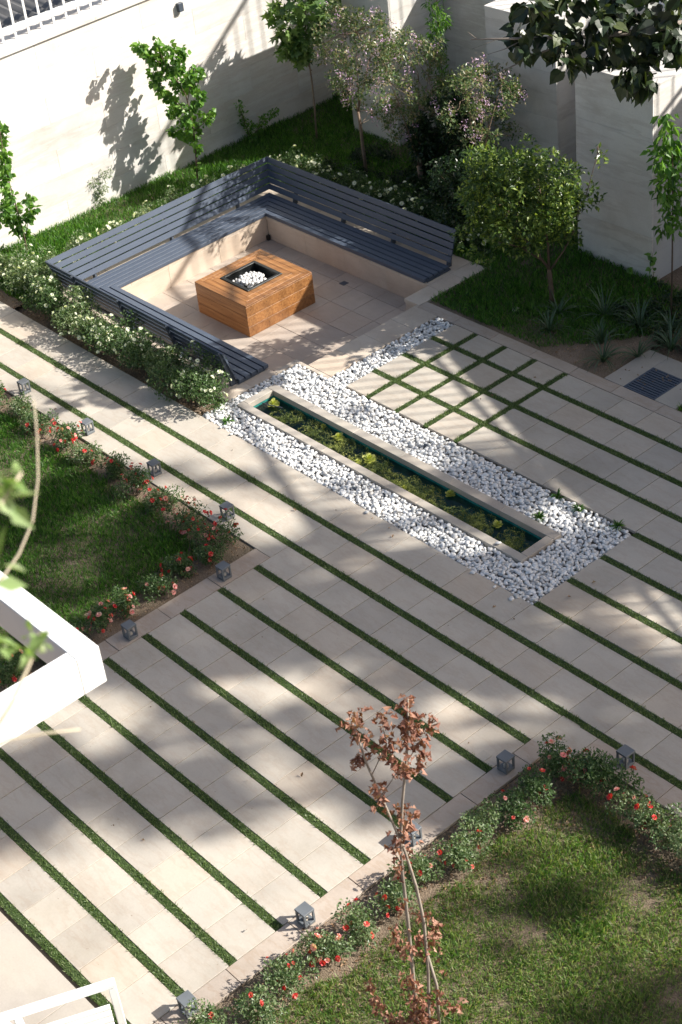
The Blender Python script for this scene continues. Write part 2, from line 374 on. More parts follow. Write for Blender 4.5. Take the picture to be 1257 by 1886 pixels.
# path slabs beside the left lawn and round its corner
for k in range(-20, 0): slab(paving, .4 * k, .4 * (k + 1), -1.19, sy(-2) - H, mat='slab')
slab(paving, 0, .0 + .4, sy(-3) + H, sy(-2) - H)
for i in range(8): slab(paving, -.232, -.002, -1.19 - .62 * (i + 1), -1.19 - .62 * i, mat='kerb', name='kerb_slab')
for i in range(8): slab(paving, 3.602, 3.80, -1.19 - .62 * (i + 1) + .25, -1.19 - .62 * i + .25, mat='kerb', name='kerb_slab')
for k in range(10, 15): slab(paving, .4 * k, .4 * (k + 1), -1.19, sy(-2) - H, mat='kerb')
# kerb along the back planting bed
for i in range(14): slab(paving, -2.40 + .6 * i, -2.40 + .6 * (i + 1), 3.126, 3.30, mat='kerb', name='kerb_slab')

# ---- turf strips
strips = []
for s in range(-12, -2): strips.append((0.0, 3.6, sy(s), 'x'))
strips.append((-9.0, 7.5, sy(-2), 'x')); strips.append((-9.0, 7.5, sy(-1), 'x'))
for s in (0, 1, 2, 3): strips.append((2.41, 6.5, sy(s), 'x'))
for s in (4, 5, 6): strips.append((-1.757, 6.5, sy(s), 'x'))
for c in CG: strips.append((1.405, 3.12, c, 'y'))
tb = MB(); P = []
g = np.random.default_rng(3)
for a, b_, c, ax in strips:
    if ax == 'x': tb.box(a, b_, c - H + .002, c + H - .002, -.03, -.006)
    else:
        ys_ = [a] + [v for s in (4, 5, 6) for v in (sy(s) - H, sy(s) + H)] + [b_]
        for q in range(0, len(ys_), 2): tb.box(c - H + .002, c + H - .002, ys_[q], ys_[q + 1], -.03, -.0065)
    n = int((b_ - a) * SW * 17000); x = g.uniform(a, b_, n); e_ = .004 * np.sin(x * 7 + c * 31) + .003 * np.sin(x * 23 + c * 17); y = c + g.uniform(-1, 1, n) * (H + .004 + e_); kp = (g.random(n) < .80 + .35 * np.sin(x * 2.3 + c * 9) * np.sin(x * 5.1 + c * 4)); x, y = x[kp], y[kp]
    P.append(np.stack([x, y], 1) if ax == 'x' else np.stack([y, x], 1))
tb.build('turf_strip_base', MT['turfbase'], kind='structure')
P = np.concatenate(P); P = np.column_stack([P, np.full(len(P), -.008)])
BLADE = (A([(0, .10, 0), (0, -.10, 0), (.6, .06, .10), (1, 0, .28)], float), A([(0, 1, 2), (2, 1, 3)]))
def blades(name, P, hgt, mat, seed, lean=.55, wid=1.0, **kw):
    g = np.random.default_rng(seed); n = len(P); T = rnd_dirs(n, g) * lean; T[:, 2] = 1; N = rnd_dirs(n, g); N[:, 2] *= .2
    tv = BLADE[0].copy(); tv[:, 1] *= wid
    V, F = scatter(P, norm(T), norm(N), hgt * g.uniform(.5, 1.3, n), tv, BLADE[1])
    return tag(link(name, np_mesh(name, V, F, mat)), **kw)
blades('turf_strip', P, .026, MT['turf'], 5, .8, 1.1, label='thin strips of short green turf laid between the paving slabs', cat='turf', kind='stuff')

# ---- lawns
def fbm(x, y, seed):
    r = np.random.default_rng(seed); v = 0; a = 1.0; fq = .9
    for _ in range(5):
        for _ in range(3):
            th = r.uniform(0, 6.28); ph = r.uniform(0, 6.28); v = v + a * np.sin(fq * (x * math.cos(th) + y * math.sin(th)) + ph + 1.3 * np.sin(fq * .7 * (y * math.cos(th) - x * math.sin(th)) + ph))
        a *= .62; fq *= 1.95
    return v / 4.5
def lawn(name, x0, x1, y0, y1, dens, hgt, mat, seed, label, thr=-9, z=-.02, base='thatch', cut=None, fq=1.7):
    nx, ny = int((x1 - x0) / .12), int((y1 - y0) / .12)
    X, Y = np.meshgrid(np.linspace(x0, x1, nx), np.linspace(y0, y1, ny)); Z = z + .012 * fbm(X * 1.5, Y * 1.5, seed)
    V = np.column_stack([X.ravel(), Y.ravel(), Z.ravel()]); idx = np.arange(nx * ny).reshape(ny, nx)
    F = np.stack([idx[:-1, :-1], idx[:-1, 1:], idx[1:, 1:], idx[1:, :-1]], -1).reshape(-1, 4)
    tag(link(name, np_mesh(name, V, F, MT[base], True)), kind='structure')
    g = np.random.default_rng(seed); n = int((x1 - x0) * (y1 - y0) * dens)
    x = g.uniform(x0, x1, n); y = g.uniform(y0, y1, n); f = fbm(x * fq, y * fq, seed + 1); f2 = fbm(x * 5, y * 5, seed + 2)
    keep = (f + .5 * f2 + g.normal(size=n) * .22) > thr
    if cut is not None: keep &= cut(x, y, f2)
    x, y, f = x[keep], y[keep], f[keep]
    P = np.column_stack([x, y, np.full(len(x), z)])
    hs = hgt * (1 + .35 * f + .2 * f2[keep])
    gg = np.random.default_rng(seed + 5); m_ = len(P); T = rnd_dirs(m_, gg) * .75; T[:, 2] = 1; N = rnd_dirs(m_, gg); N[:, 2] *= .2
    tv = BLADE[0].copy(); tv[:, 1] *= .55
    V, F = scatter(P, norm(T), norm(N), np.maximum(hs, .015) * gg.uniform(.5, 1.35, m_), tv, BLADE[1])
    tag(link(name + '_grass', np_mesh(name + '_grass', V, F, MT[mat])), label=label, cat='grass', kind='stuff')
lawn('left_lawn', -8, -.24, -6.2, -1.2, 5200, .065, 'lawn', 21, 'shaded green lawn grass inside the left rose border', thr=-.95, fq=2.6,
     cut=lambda x, y, f: (y < -1.50 + .08 * f) & (x < -.54 + .08 * f))
lawn('right_lawn', 3.81, 8.2, -6.8, -1.2, 9500, .052, 'lawndry', 31, 'patchy sunlit lawn grass with bare soil inside the right rose border', thr=-.62, fq=6.0,
     cut=lambda x, y, f: (x > 4.22 + .12 * f) & (y < -1.58 + .10 * f))
lawn('back_lawn', -7.99, -6.5, -.4, 7.0, 3800, .085, 'lawn', 41, 'bright grass strip between the white wall and the bench', thr=-9,
     cut=lambda x, y, f: (y > .15 + .1 * f))
lawn('rear_lawn', -6.5, -1.0, 4.33, 6.6, 3300, .085, 'lawn', 51, 'dark shaded grass behind the bench and the stone blocks', thr=-.9)
lawn('side_lawn', -2.38, .34, 3.31, 4.33, 4200, .075, 'lawn', 61, 'dark shaded grass bed beside the bench end', thr=-.6,
     cut=lambda x, y, f: (y > 3.36) & (x + .9 * (3.9 - y) < -.15 + .1 * f))
lawn('corner_lawn', 1.35, 3.2, 3.31, 5.0, 4000, .08, 'lawn', 71, 'small patch of grass right of the drain grate slab')
lawn('bed_lawn', -1.0, 1.3, 4.33, 5.3, 3500, .08, 'lawn', 81, 'thin grass among the strap leaved plants', thr=-.6, base='soil')

# leaf litter in the borders
g = np.random.default_rng(12)
q = []
for x0, x1, y0, y1, n in ((3.82, 4.5, -6.6, -1.3, 2200), (4.2, 6.0, -1.9, -1.25, 700), (-8, -.3, -1.7, -1.22, 900), (-.7, -.26, -5, -1.2, 500), (-8, -2.6, -.02, .3, 700), (-.9, 1.2, 3.35, 3.8, 350), (4.4, 7.6, -6.5, -2, 1100)):
    q.append(np.column_stack([g.uniform(x0, x1, n), g.uniform(y0, y1, n), g.uniform(-.03, .0, n)]))
leaves('leaf_litter', np.concatenate(q), .028, MT['straw'], None, CURL, up=1.2, seed=3, label='dry leaf litter scattered over the planting borders', cat='leaf litter', kind='stuff')

# ================================================================== SEATING PIT
pit = MB()
pit.add([(-6.45, .36, PD - .03), (-2.43, .36, PD - .03), (-2.43, 4.28, PD - .03), (-6.45, 4.28, PD - .03)], [(0, 1, 2, 3)])
pit = pit.build('seating_pit', MT['bed'], kind='structure')
# floor tiles 0.4 x 0.4
fx = [-5.78] + [-5.42 + .4 * i for i in range(0, 8)] + [-2.43]; fy = [1.08, 1.36] + [1.76 + .4 * i for i in range(0, 5)] + [3.594]
for i in range(len(fx) - 1):
    for j in range(len(fy) - 1):
        slab(pit, fx[i], fx[i + 1], fy[j], fy[j + 1], PD, .03, 'pitslab', 'floor_tile', .002)
def wallslab(parent, x0, x1, y0, y1, z0, z1, mat='cream', name='wall_stone', bev=.002):
    b = MB(); b.box(x0, x1, y0, y1, z0, z1); return b.build(name, MT[mat], parent, bevel=bev)
# pit walls (retaining) in stones, butt ended
def wrow(a0, a1, n): return [(a0 + (a1 - a0) * i / n + .001, a0 + (a1 - a0) * (i + 1) / n - .001) for i in range(n)]
for a, b_ in wrow(-5.78, -2.669, 4): wallslab(pit, a, b_, 3.594, 3.70, PD - .03, -.045)
for a, b_ in wrow(1.08, 3.594, 3): wallslab(pit, -5.88, -5.78, a, b_, PD - .03, -.045)
for a, b_ in wrow(-5.78, -2.655, 4): wallslab(pit, a, b_, .98, 1.08, PD - .03, -.045)
wallslab(pit, -2.667, -2.45, 3.19, 3.592, PD - .03, -.045); wallslab(pit, -2.43, -2.36, 1.435, 3.188, PD - .03, -.032)
wallslab(pit, -2.65, -2.60, 1.081, 1.43, PD - .03, -.032)
# ledge slabs on top
def ledge(x0, x1, y0, y1, z=0., th=.044): slab(pit, x0, x1, y0, y1, z, th, 'cream', 'ledge_slab', .0015)
for i in range(6):
    a = -5.78 + .5185 * i; ledge(a, a + .5185, 3.594 - .012, 3.96); ledge(a, a + .5185, 3.96, 4.33)
for i in range(7):
    a = -6.52 + .5615 * i; ledge(a, a + .5615, .345, .72)
for i in range(6):
    a = -5.78 + .532 * i; ledge(a, a + .532, .72, 1.08 + .012)
for i in range(6):
    a = .72 + (4.33 - .72) / 6 * i; ledge(-6.52, -6.13, a, a + (4.33 - .72) / 6); ledge(-6.13, -5.78 + .0, a, a + (4.33 - .72) / 6)
ledge(-2.669, -2.405, 3.178, 3.582); ledge(-2.669, -2.405, 3.582, 3.96); ledge(-2.669, -2.405, 3.96, 4.33)
for i in range(4): ledge(-2.445, -2.055, 1.435 + .4358 * i, 1.435 + .4358 * (i + 1))
ledge(-2.445, -2.41, 3.178, 3.30) if False else None
ledge(-2.405, -2.055, 3.178, 3.30) if False else None
ledge(-2.652, -2.588, 1.092, 1.382); ledge(-2.652, -2.055, 1.382, 1.434)
# round drain and corner socket
b = MB(); b.box(-4.07, -3.98, 3.33, 3.42, PD, PD + .004); tag(b.build('floor_drain', MT['steel'], None), 'small square metal drain cover in the pit floor by the right seat wall', 'drain cover')
b = MB(); b.box(-5.775, -5.735, 3.54, 3.585, PD, PD + .07); b.box(-5.735, -5.727, 3.55, 3.575, PD + .01, PD + .06)
tag(b.build('corner_spotlight', MT['black'], None, bevel=.003), 'little dark spotlight fixed in the inner corner of the seating pit', 'spotlight')

# ---- pebble bed
peb_rects = [(-2.585, 2.40, -.035, .345), (-2.585, -2.425, .345, .91), (1.915, 2.40, .345, .91), (-2.585, 2.40, .91, 1.385), (-2.05, -1.762, 1.385, 3.12)]
bb = MB()
bb.add([(-2.59, -.036, -.05), (2.405, -.036, -.05), (2.405, .345, -.05), (-2.59, .345, -.05)], [(0, 1, 2, 3)])
bb.add([(-2.59, .91, -.05), (2.405, .91, -.05), (2.405, 1.40, -.05), (-2.59, 1.40, -.05)], [(0, 1, 2, 3)])
bb.add([(-2.59, .345, -.05), (-2.42, .345, -.05), (-2.42, .91, -.05), (-2.59, .91, -.05)], [(0, 1, 2, 3)])
bb.add([(1.91, .345, -.05), (2.405, .345, -.05), (2.405, .91, -.05), (1.91, .91, -.05)], [(0, 1, 2, 3)])
bb.add([(-2.055, 1.40, -.05), (-1.758, 1.40, -.05), (-1.758, 3.125, -.05), (-2.055, 3.125, -.05)], [(0, 1, 2, 3)])
bb.build('gravel_bed', MT['dirtgravel'], kind='structure')
def ico(sub):
    bm = bmesh.new(); bmesh.ops.create_icosphere(bm, subdivisions=sub, radius=1); V = A([v.co[:] for v in bm.verts]); F = A([[v.index for v in f.verts] for f in bm.faces]); bm.free(); return V, F
IV, IF = ico(2)
def stones(name, P, S, mat, seed, parent=None, flat=.62, IV=IV, IF=IF, z_ang=.5):
    g = np.random.default_rng(seed); n = len(P)
    N = rnd_dirs(n, g) * z_ang; N[:, 2] = 1; T = rnd_dirs(n, g); T[:, 2] *= .3
    T = norm(T - N * np.sum(T * N, 1, keepdims=True) / np.sum(N * N, 1, keepdims=True)); N = norm(N); B = np.cross(N, T)
    sc = np.stack([g.uniform(.95, 1.35, n), g.uniform(.7, 1.0, n), g.uniform(flat - .15, flat + .15, n)], 1) * S[:, None]
    jit = 1 + .10 * np.sin(IV @ g.normal(size=(3, 3)) * 2.2)[:, None, 0]
    L = IV[None] * sc[:, None, :] * (1 + .10 * np.sin((IV[None] @ g.normal(size=(n, 3, 1))) * 2.0 + g.uniform(0, 6, (n, 1, 1))))
    V = P[:, None] + L[..., 0:1] * T[:, None] + L[..., 1:2] * B[:, None] + L[..., 2:3] * N[:, None]
    F = (IF[None] + (np.arange(n) * len(IV))[:, None, None]).reshape(-1, 3)
    return V.reshape(-1, 3), F
g = np.random.default_rng(8); PP = []
for x0, x1, y0, y1 in peb_rects:
    for lay, (st, z) in enumerate(((.040, -.034), (.040, -.012), (.070, .004))):
        nx, ny = max(1, int((x1 - x0) / st)), max(1, int((y1 - y0) / st))
        X, Y = np.meshgrid((np.arange(nx) + .5) / nx * (x1 - x0) + x0, (np.arange(ny) + .5) / ny * (y1 - y0) + y0)
        X = X.ravel() + g.normal(size=X.size) * st * .28; Y = Y.ravel() + g.normal(size=Y.size) * st * .28
        X = np.clip(X, x0 + .016, x1 - .016); Y = np.clip(Y, y0 + .016, y1 - .016)
        k = g.random(len(X)) < (1, .93, .6)[lay]
        k &= ~((X > -2.1) & (X < -1.7) & (Y > 2.6) & (g.random(len(X)) < .45)) if lay else k
        PP.append(np.column_stack([X, Y, z + g.normal(size=len(X)) * .005])[k])
sx = g.uniform(-2.5, 2.5, 9); PP.append(np.column_stack([sx, -.045 - g.exponential(.02, 9), np.full(9, .010)]))
PP = np.concatenate(PP); V, F = stones('p', PP, g.uniform(.014, .0265, len(PP)), None, 4, flat=.66, IV=ico(2)[0], IF=ico(2)[1], z_ang=.22)
tag(link('pebbles', np_mesh('pebbles', V, F, MT['pebble'], True)), 'bed of round white pebbles surrounding the long water trough', 'pebbles', kind='stuff')

# ---- spotlights in the pebbles
for x, y, t_ in ((-.23, .14, 'path side, middle'), (1.09, .14, 'path side, nearer the right end'), (-.22, 1.16, 'far side, middle'), (1.11, 1.14, 'far side, nearer the right end')):
    r = empty('pebble_spotlight', (x, y, 0), 'tiny round uplight in pebbles on the trough ' + t_, 'spotlight', 'uplights in the pebbles')
    b = MB(); b.tube([(x, y, -.03), (x, y, .022)], .024, 14); b.build('housing', MT['steel'], r, True)
    b = MB(); b.tube([(x, y, .023), (x, y, .029)], [.018, .013], 14); b.build('lens', MT['white'], r, True)

# ================================================================== WATER TROUGH
tr = empty('water_trough', (-.25, .63, 0), 'long narrow stone edged water trough lined in teal tile set in white pebbles', 'pond')
z1, z0 = .018, -.05
def cop(x0, x1, y0, y1):
    b = MB(); b.box(x0, x1, y0, y1, z0, z1); b.build('coping_stone', MT['coping'], tr, bevel=.003)
for i in range(6):
    a = -2.42 + 4.33 / 6 * i; e = a + 4.33 / 6
    cop(a + .001, e - .001, .345, .442); cop(a + .001, e - .001, .803, .91)
cop(-2.42, -2.325, .4435, .8015); cop(1.815, 1.91, .4435, .8015)
b = MB(); x0, x1, y0, y1, zb = -2.325, 1.815, .442, .803, -.42
b.add([(x0, y0, zb), (x1, y0, zb), (x1, y1, zb), (x0, y1, zb), (x0, y0, z0), (x1, y0, z0), (x1, y1, z0), (x0, y1, z0)],
      [(0, 1, 2, 3), (0, 4, 5, 1), (1, 5, 6, 2), (2, 6, 7, 3), (3, 7, 4, 0)]); b.build('tile_lining', MT['teal'], tr)
b = MB(); b.add([(x0 + .001, y0 + .001, -.075), (x1 - .001, y0 + .001, -.075), (x1 - .001, y1 - .001, -.075), (x0 + .001, y1 - .001, -.075)], [(0, 1, 2, 3)])
b.build('water', MT['water'], tr)
g = np.random.default_rng(15)
balls = []
for i in range(120):
    x = g.uniform(-2.05, 1.72); dens = .8 if x > -1.9 else .4
    y = .455 + abs(g.normal()) * .14; r = g.uniform(.06, .12)
    balls.append((x, min(y, .70), -.125 + g.uniform(-.03, .03), r))
Pw, Dw = in_balls(balls, 60000, g, .6); Pw[:, 2] = -.082 + (Pw[:, 2] + .135) * .62
k = (Pw[:, 0] > x0 + .01) & (Pw[:, 0] < x1 - .01) & (Pw[:, 1] > y0 + .01) & (Pw[:, 1] < y1 - .01) & (Pw[:, 2] < -.05)
leaves('water_weed', Pw[k], .017, MT['weed'], None, SLIM, up=.8, seed=9, label='feathery yellow green water weed filling the trough', cat='water plant', kind='stuff')
def lettuce(x, y, r, lab):
    P = []; T = []; S = []
    for ring, n in enumerate((7, 6, 5, 3)):
        for j in range(n):
            t = 2 * math.pi * (j + .5 * ring) / n + random.uniform(-.2, .2); el = (.25, .6, 1.0, 1.3)[ring]
            T.append((math.cos(t) * math.cos(el), math.sin(t) * math.cos(el), math.sin(el) * .7)); P.append((x, y, -.074 + ring * .006)); S.append(r * .85 * random.uniform(.8, 1.1) * (1, .95, .8, .6)[ring])
    T = A(T); P = A(P); N = np.cross(np.cross(T, A([(0, 0, 1)] * len(T))), T)
    tv = A([(0, 0, 0), (.5, .30, .05), (.9, .26, .0), (1.0, 0, .06), (.9, -.26, .0), (.5, -.30, .05)], float)
    V, F = scatter(P, T, norm(N + 1e-6), A(S), tv, A([(0, 1, 2), (0, 2, 3), (0, 3, 4), (0, 4, 5)]))
    tag(link('water_lettuce', np_mesh('water_lettuce', V, F, MT['lettuce'])), lab, 'water plant', 'water lettuces floating in the trough')
lettuce(-2.20, .70, .095, 'big yellow water lettuce at the bench end of the trough'); 
lettuce(-1.42, .76, .045, 'tiny pale water lettuce against the far trough edge, second from the bench end')
lettuce(-1.13, .72, .085, 'yellow water lettuce with upright leaves, third from the bench end of the trough')
lettuce(-.56, .65, .10, 'largest olive yellow water lettuce near the trough middle')
lettuce(-.62, .54, .055, 'small green water lettuce touching the path side of the large olive one')
lettuce(.10, .53, .045, 'small green water lettuce at the path edge, right of the trough middle')
lettuce(.54, .76, .07, 'bright yellow water lettuce at the far edge of the trough, second from the right end')
lettuce(1.26, .70, .07, 'yellow water lettuce closest to the right end of the trough')
b = MB(); b.tube([(-2.3, .62, -.05), (-2.2, .63, -.04), (-2.05, .70, -.05)], .006, 6); tag(b.build('water_hose', MT['steel']), 'thin dark hose lying at the bench end of the trough', 'hose')
# one stray pebble on the coping
V, F = stones('q', A([(1.56, .40, .035)]), A([.025]), None, 9); tag(link('stray_pebble', np_mesh('stray_pebble', V, F, MT['pebble'], True)), 'single white pebble lying on the stone edge of the trough', 'pebble')

# ================================================================== CORNER BENCH
bench = empty('corner_bench', (-5.0, 2.3, 0), 'blue grey slatted bench wrapping three sides of the sunken seating pit', 'bench')
EU = -2.735
def mitred(profile, name, mat, sides=(0, 1, 2), parent=bench, eu=EU, eul=-2.75):
    n = len(profile)
    for s in sides:
        b = MB()
        if s == 0: A0 = [(eu, PITY1 + d, z) for d, z in profile]; A1 = [(PITX0 - d, PITY1 + d, z) for d, z in profile]
        elif s == 1: A0 = [(PITX0 - d, PITY1 + d, z) for d, z in profile]; A1 = [(PITX0 - d, PITY0 - d, z) for d, z in profile]
        else: A0 = [(PITX0 - d, PITY0 - d, z) for d, z in profile]; A1 = [(eul, PITY0 - d, z) for d, z in profile]
        b.add(A0 + A1, [tuple(range(n)), tuple(range(2 * n - 1, n - 1, -1))] + [(i, n + i, n + (i + 1) % n, (i + 1) % n) for i in range(n)])
        me = b.mesh(name, mat); bm = bmesh.new(); bm.from_mesh(me); bmesh.ops.recalc_face_normals(bm, faces=bm.faces)
        bmesh.ops.bevel(bm, geom=bm.edges[:], offset=.002, segments=1, affect='EDGES'); bm.to_mesh(me); bm.free()
        link(name, me, parent)
mitred([(-.018, .012), (.05, .012), (.05, .058), (-.018, .058)], 'seat_slat', MT['slat'])
for i in range(1, 5):
    d = .068 + (i - 1) * .0915; mitred([(d, .022), (d + .074, .022), (d + .074, .058), (d, .058)], 'seat_slat', MT['slat'])
ed = np.array([.13, .395]); ed = ed / np.linalg.norm(ed); en = np.array([ed[1], -ed[0]])
b0 = np.array([.440, .090])
for i in range(5):
    a = b0 + ed * (i * .0865); c = a + ed * .071
    mitred([tuple(a), tuple(a + en * .022), tuple(c + en * .022), tuple(c)], 'back_slat', MT['slat'])
def post(s, w):
    lo = np.array([.45, .0]); hi = b0 + ed * .417; b = MB()
    def pt(d, z, o):
        return (w + o, PITY1 + d, z) if s == 0 else ((PITX0 - d, w + o, z) if s == 1 else (w + o, PITY0 - d, z))
    prof = [(b0[0] - .005, 0.0), (b0[0] + .07, 0.0), tuple(b0 + en * .075 + ed * .05), tuple(hi + en * .045), tuple(hi + en * .023), tuple(b0 + en * .023 - ed * .02)]
    n = len(prof); b.add([pt(d, z, -.014) for d, z in prof] + [pt(d, z, .014) for d, z in prof],
                         [tuple(range(n)), tuple(range(2 * n - 1, n - 1, -1))] + [(i, n + i, n + (i + 1) % n, (i + 1) % n) for i in range(n)])
    me = b.mesh('back_post', MT['steel']); bm = bmesh.new(); bm.from_mesh(me); bmesh.ops.recalc_face_normals(bm, faces=bm.faces); bm.to_mesh(me); bm.free()
    link('back_post', me, bench)
for w in (-5.73, -4.755, -3.805, -2.80): post(0, w)
for w in (3.50, 2.36, 1.10): post(1, w)
for w in (-5.75, -4.77, -3.79, -2.80): post(2, w)
for s, ws in ((0, np.arange(-5.6, -2.7, .95)), (2, np.arange(-5.6, -2.7, .94))):
    for w in ws:
        b = MB(); y0_, y1_ = (PITY1 + .03, PITY1 + .43) if s == 0 else (PITY0 - .43, PITY0 - .03); b.box(w, w + .03, y0_, y1_, .001, .0215); b.build('bearer', MT['steel'], bench)

# ================================================================== FIRE TABLE
ft = empty('fire_table', (-4.45, 2.28, PD), 'square timber clad fire table with black tray of white stones', 'fire table')
X0, X1, Y0, Y1, ZT = -4.965, -3.945, 1.745, 2.82, .10
hx0, hx1, hy0, hy1 = -4.765, -4.21, 2.00, 2.565
for i in range(3):      # side boards
    za = PD + .002 + (ZT - .02 - PD) * i / 3; zb_ = PD + (ZT - .02 - PD) * (i + 1) / 3 - .003
    for bx in ((X0 + .02, X1 - .02, Y0, Y0 + .02), (X0 + .02, X1 - .02, Y1 - .02, Y1), (X0, X0 + .02, Y0, Y1), (X1 - .02, X1, Y0, Y1)):
        b = MB(); b.box(*bx, za, zb_); o = b.build('side_board', MT['wood'], ft, bevel=.0015)
def quadboard(pts, name='top_board'):
    b = MB(); b.hexa([(x, y, ZT - .019) for x, y in pts] + [(x, y, ZT) for x, y in pts]); b.build(name, MT['wood'], ft, bevel=.0015)
for i in range(3):
    t0, t1 = i / 3, (i + 1) / 3 - .012
    def L(t): return (X0 + (hx0 - X0) * t, X1 + (hx1 - X1) * t, Y0 + (hy0 - Y0) * t, Y1 + (hy1 - Y1) * t)
    a, c = L(t0), L(t1); e = .0015
    quadboard([(a[0] + e, a[2]), (a[1] - e, a[2]), (c[1] - e, c[2]), (c[0] + e, c[2])]); quadboard([(c[0] + e, c[3]), (c[1] - e, c[3]), (a[1] - e, a[3]), (a[0] + e, a[3])])
    quadboard([(a[0], a[2] + e), (c[0], c[2] + e), (c[0], c[3] - e), (a[0], a[3] - e)]); quadboard([(c[1], c[2] + e), (a[1], a[2] + e), (a[1], a[3] - e), (c[1], c[3] - e)])
b = MB()
for bx in ((hx0, hx1, hy0, hy0 + .045), (hx0, hx1, hy1 - .045, hy1), (hx0, hx0 + .045, hy0 + .045, hy1 - .045), (hx1 - .045, hx1, hy0 + .045, hy1 - .045)):
    b.box(*bx, ZT - .02, ZT + .012)
b.build('tray_frame', MT['black'], ft, bevel=.003)
b = MB(); i_ = .045
b.add([(hx0 + i_, hy0 + i_, ZT - .11), (hx1 - i_, hy0 + i_, ZT - .11), (hx1 - i_, hy1 - i_, ZT - .11), (hx0 + i_, hy1 - i_, ZT - .11),
       (hx0 + i_, hy0 + i_, ZT - .02), (hx1 - i_, hy0 + i_, ZT - .02), (hx1 - i_, hy1 - i_, ZT - .02), (hx0 + i_, hy1 - i_, ZT - .02)],
      [(0, 1, 2, 3), (0, 4, 5, 1), (1, 5, 6, 2), (2, 6, 7, 3), (3, 7, 4, 0)]); b.build('tray', MT['black'], ft)
b = MB(); b.tube([(-4.49, 2.28, ZT - .11), (-4.49, 2.28, ZT - .03)], .03, 12); b.build('burner', MT['black'], ft)
sm = []
for s_ in range(5):
    V, F = stones('f', A([(0, 0, 0.)]), A([.026]), None, 40 + s_, flat=.8, IV=IV, IF=IF, z_ang=.9); sm.append(np_mesh('fire_stone', V, F, MT['pebble'], True))
g = np.random.default_rng(77); placed = []
tries = 0
while len(placed) < 74 and tries < 6000:
    tries += 1; r_ = g.normal(size=2) * .10; x, y = -4.49 + r_[0], 2.28 + r_[1]
    if not (hx0 + .075 < x < hx1 - .075 and hy0 + .075 < y < hy1 - .075) or math.hypot(x + 4.49, y - 2.28) < .035: continue
    lay = 0 if len(placed) < 38 else 1
    if lay and math.hypot(x + 4.49, y - 2.28) > .16: continue
    z = ZT - .075 + lay * .042
    if all((x - a) ** 2 + (y - b_) ** 2 + (z - c) ** 2 > .037 ** 2 for a, b_, c in placed): placed.append((x, y, z))
for i, p_ in enumerate(placed):
    o = bpy.data.objects.new('fire_stone', sm[i % 5]); COL.objects.link(o); o.location = p_; o.rotation_euler = (g.uniform(-1, 1), g.uniform(-1, 1), g.uniform(0, 6))
    tag(o, 'smooth white stone piled in the black tray of the fire table', 'stone', 'white stones heaped in the fire tray')

b = MB()
for zz in (PD + .08, PD + .22, PD + .36):
    for t in (.06, .30, .50, .70, .94):
        x = X0 + (X1 - X0) * t; y = Y0 + (Y1 - Y0) * t
        b.tube([(x, Y0 - .001, zz), (x, Y0 + .003, zz)], .005, 6); b.tube([(X1 + .001, y, zz), (X1 - .003, y, zz)], .005, 6)
tag(b.build('screws', MT['black'], ft), kind='stuff')
# ================================================================== LANTERNS
def lantern(x, y, lab, first=[None]):
    if first[0] is None:
        r = empty('garden_lantern', (0, 0, 0)); w = .052; h = .15
        b = MB(); b.box(-w, w, -w, w, 0, .028); b.build('base', MT['lantern'], r, bevel=.002)
        b = MB(); b.box(-w - .003, w + .003, -w - .003, w + .003, h - .020, h); b.build('cap', MT['lantern'], r, bevel=.002)
        for sx in (-1, 1):
            for sy_ in (-1, 1):
                b = MB(); xx, yy = sx * (w - .008), sy_ * (w - .008); b.box(xx - .008, xx + .008, yy - .008, yy + .008, .028, h - .020); b.build('corner_post', MT['lantern'], r)
        b = MB(); b.tube([(0, 0, .028), (0, 0, .045)], .022, 12); b.build('lamp_holder', MT['glass'], r, True)
        first[0] = r; o = r
    else:
        r = first[0]; o = r.copy(); COL.objects.link(o)
        for ch in r.children:
            c = ch.copy(); COL.objects.link(c); c.parent = o
    o.location = (x, y, 0.002); o.rotation_euler = (0, 0, random.uniform(-.04, .04))
    return tag(o, lab, 'lantern', 'low square garden lanterns along the lawn borders')
for x, y, lab in ((-4.64, -1.06, 'grey lantern farthest up the path, leftmost beside the red rose border'), (-3.32, -1.07, 'grey lantern second from the far end of the path by the left roses'),
                  (-2.07, -1.065, 'grey lantern third along the path between turf strip and left roses'), (-.85, -1.04, 'grey lantern on the path just before the corner of the left lawn'),
                  (-.10, -1.69, 'grey lantern on the kerb right after the corner of the left lawn'), (-.08, -2.85, 'grey lantern on the left lawn kerb closest to the white beam'),
                  (3.69, -1.73, 'grey lantern by the rounded top corner of the right lawn roses'), (4.36, -1.03, 'grey lantern farthest right, on the turf strip above the right lawn'),
                  (3.70, -2.80, 'grey lantern half hidden behind the dead brown sapling'), (3.705, -3.94, 'grey lantern on the right kerb below the dead brown sapling'),
                  (3.71, -5.09, 'grey lantern at the very bottom of the right kerb near the white chair')):
    lantern(x, y, lab)

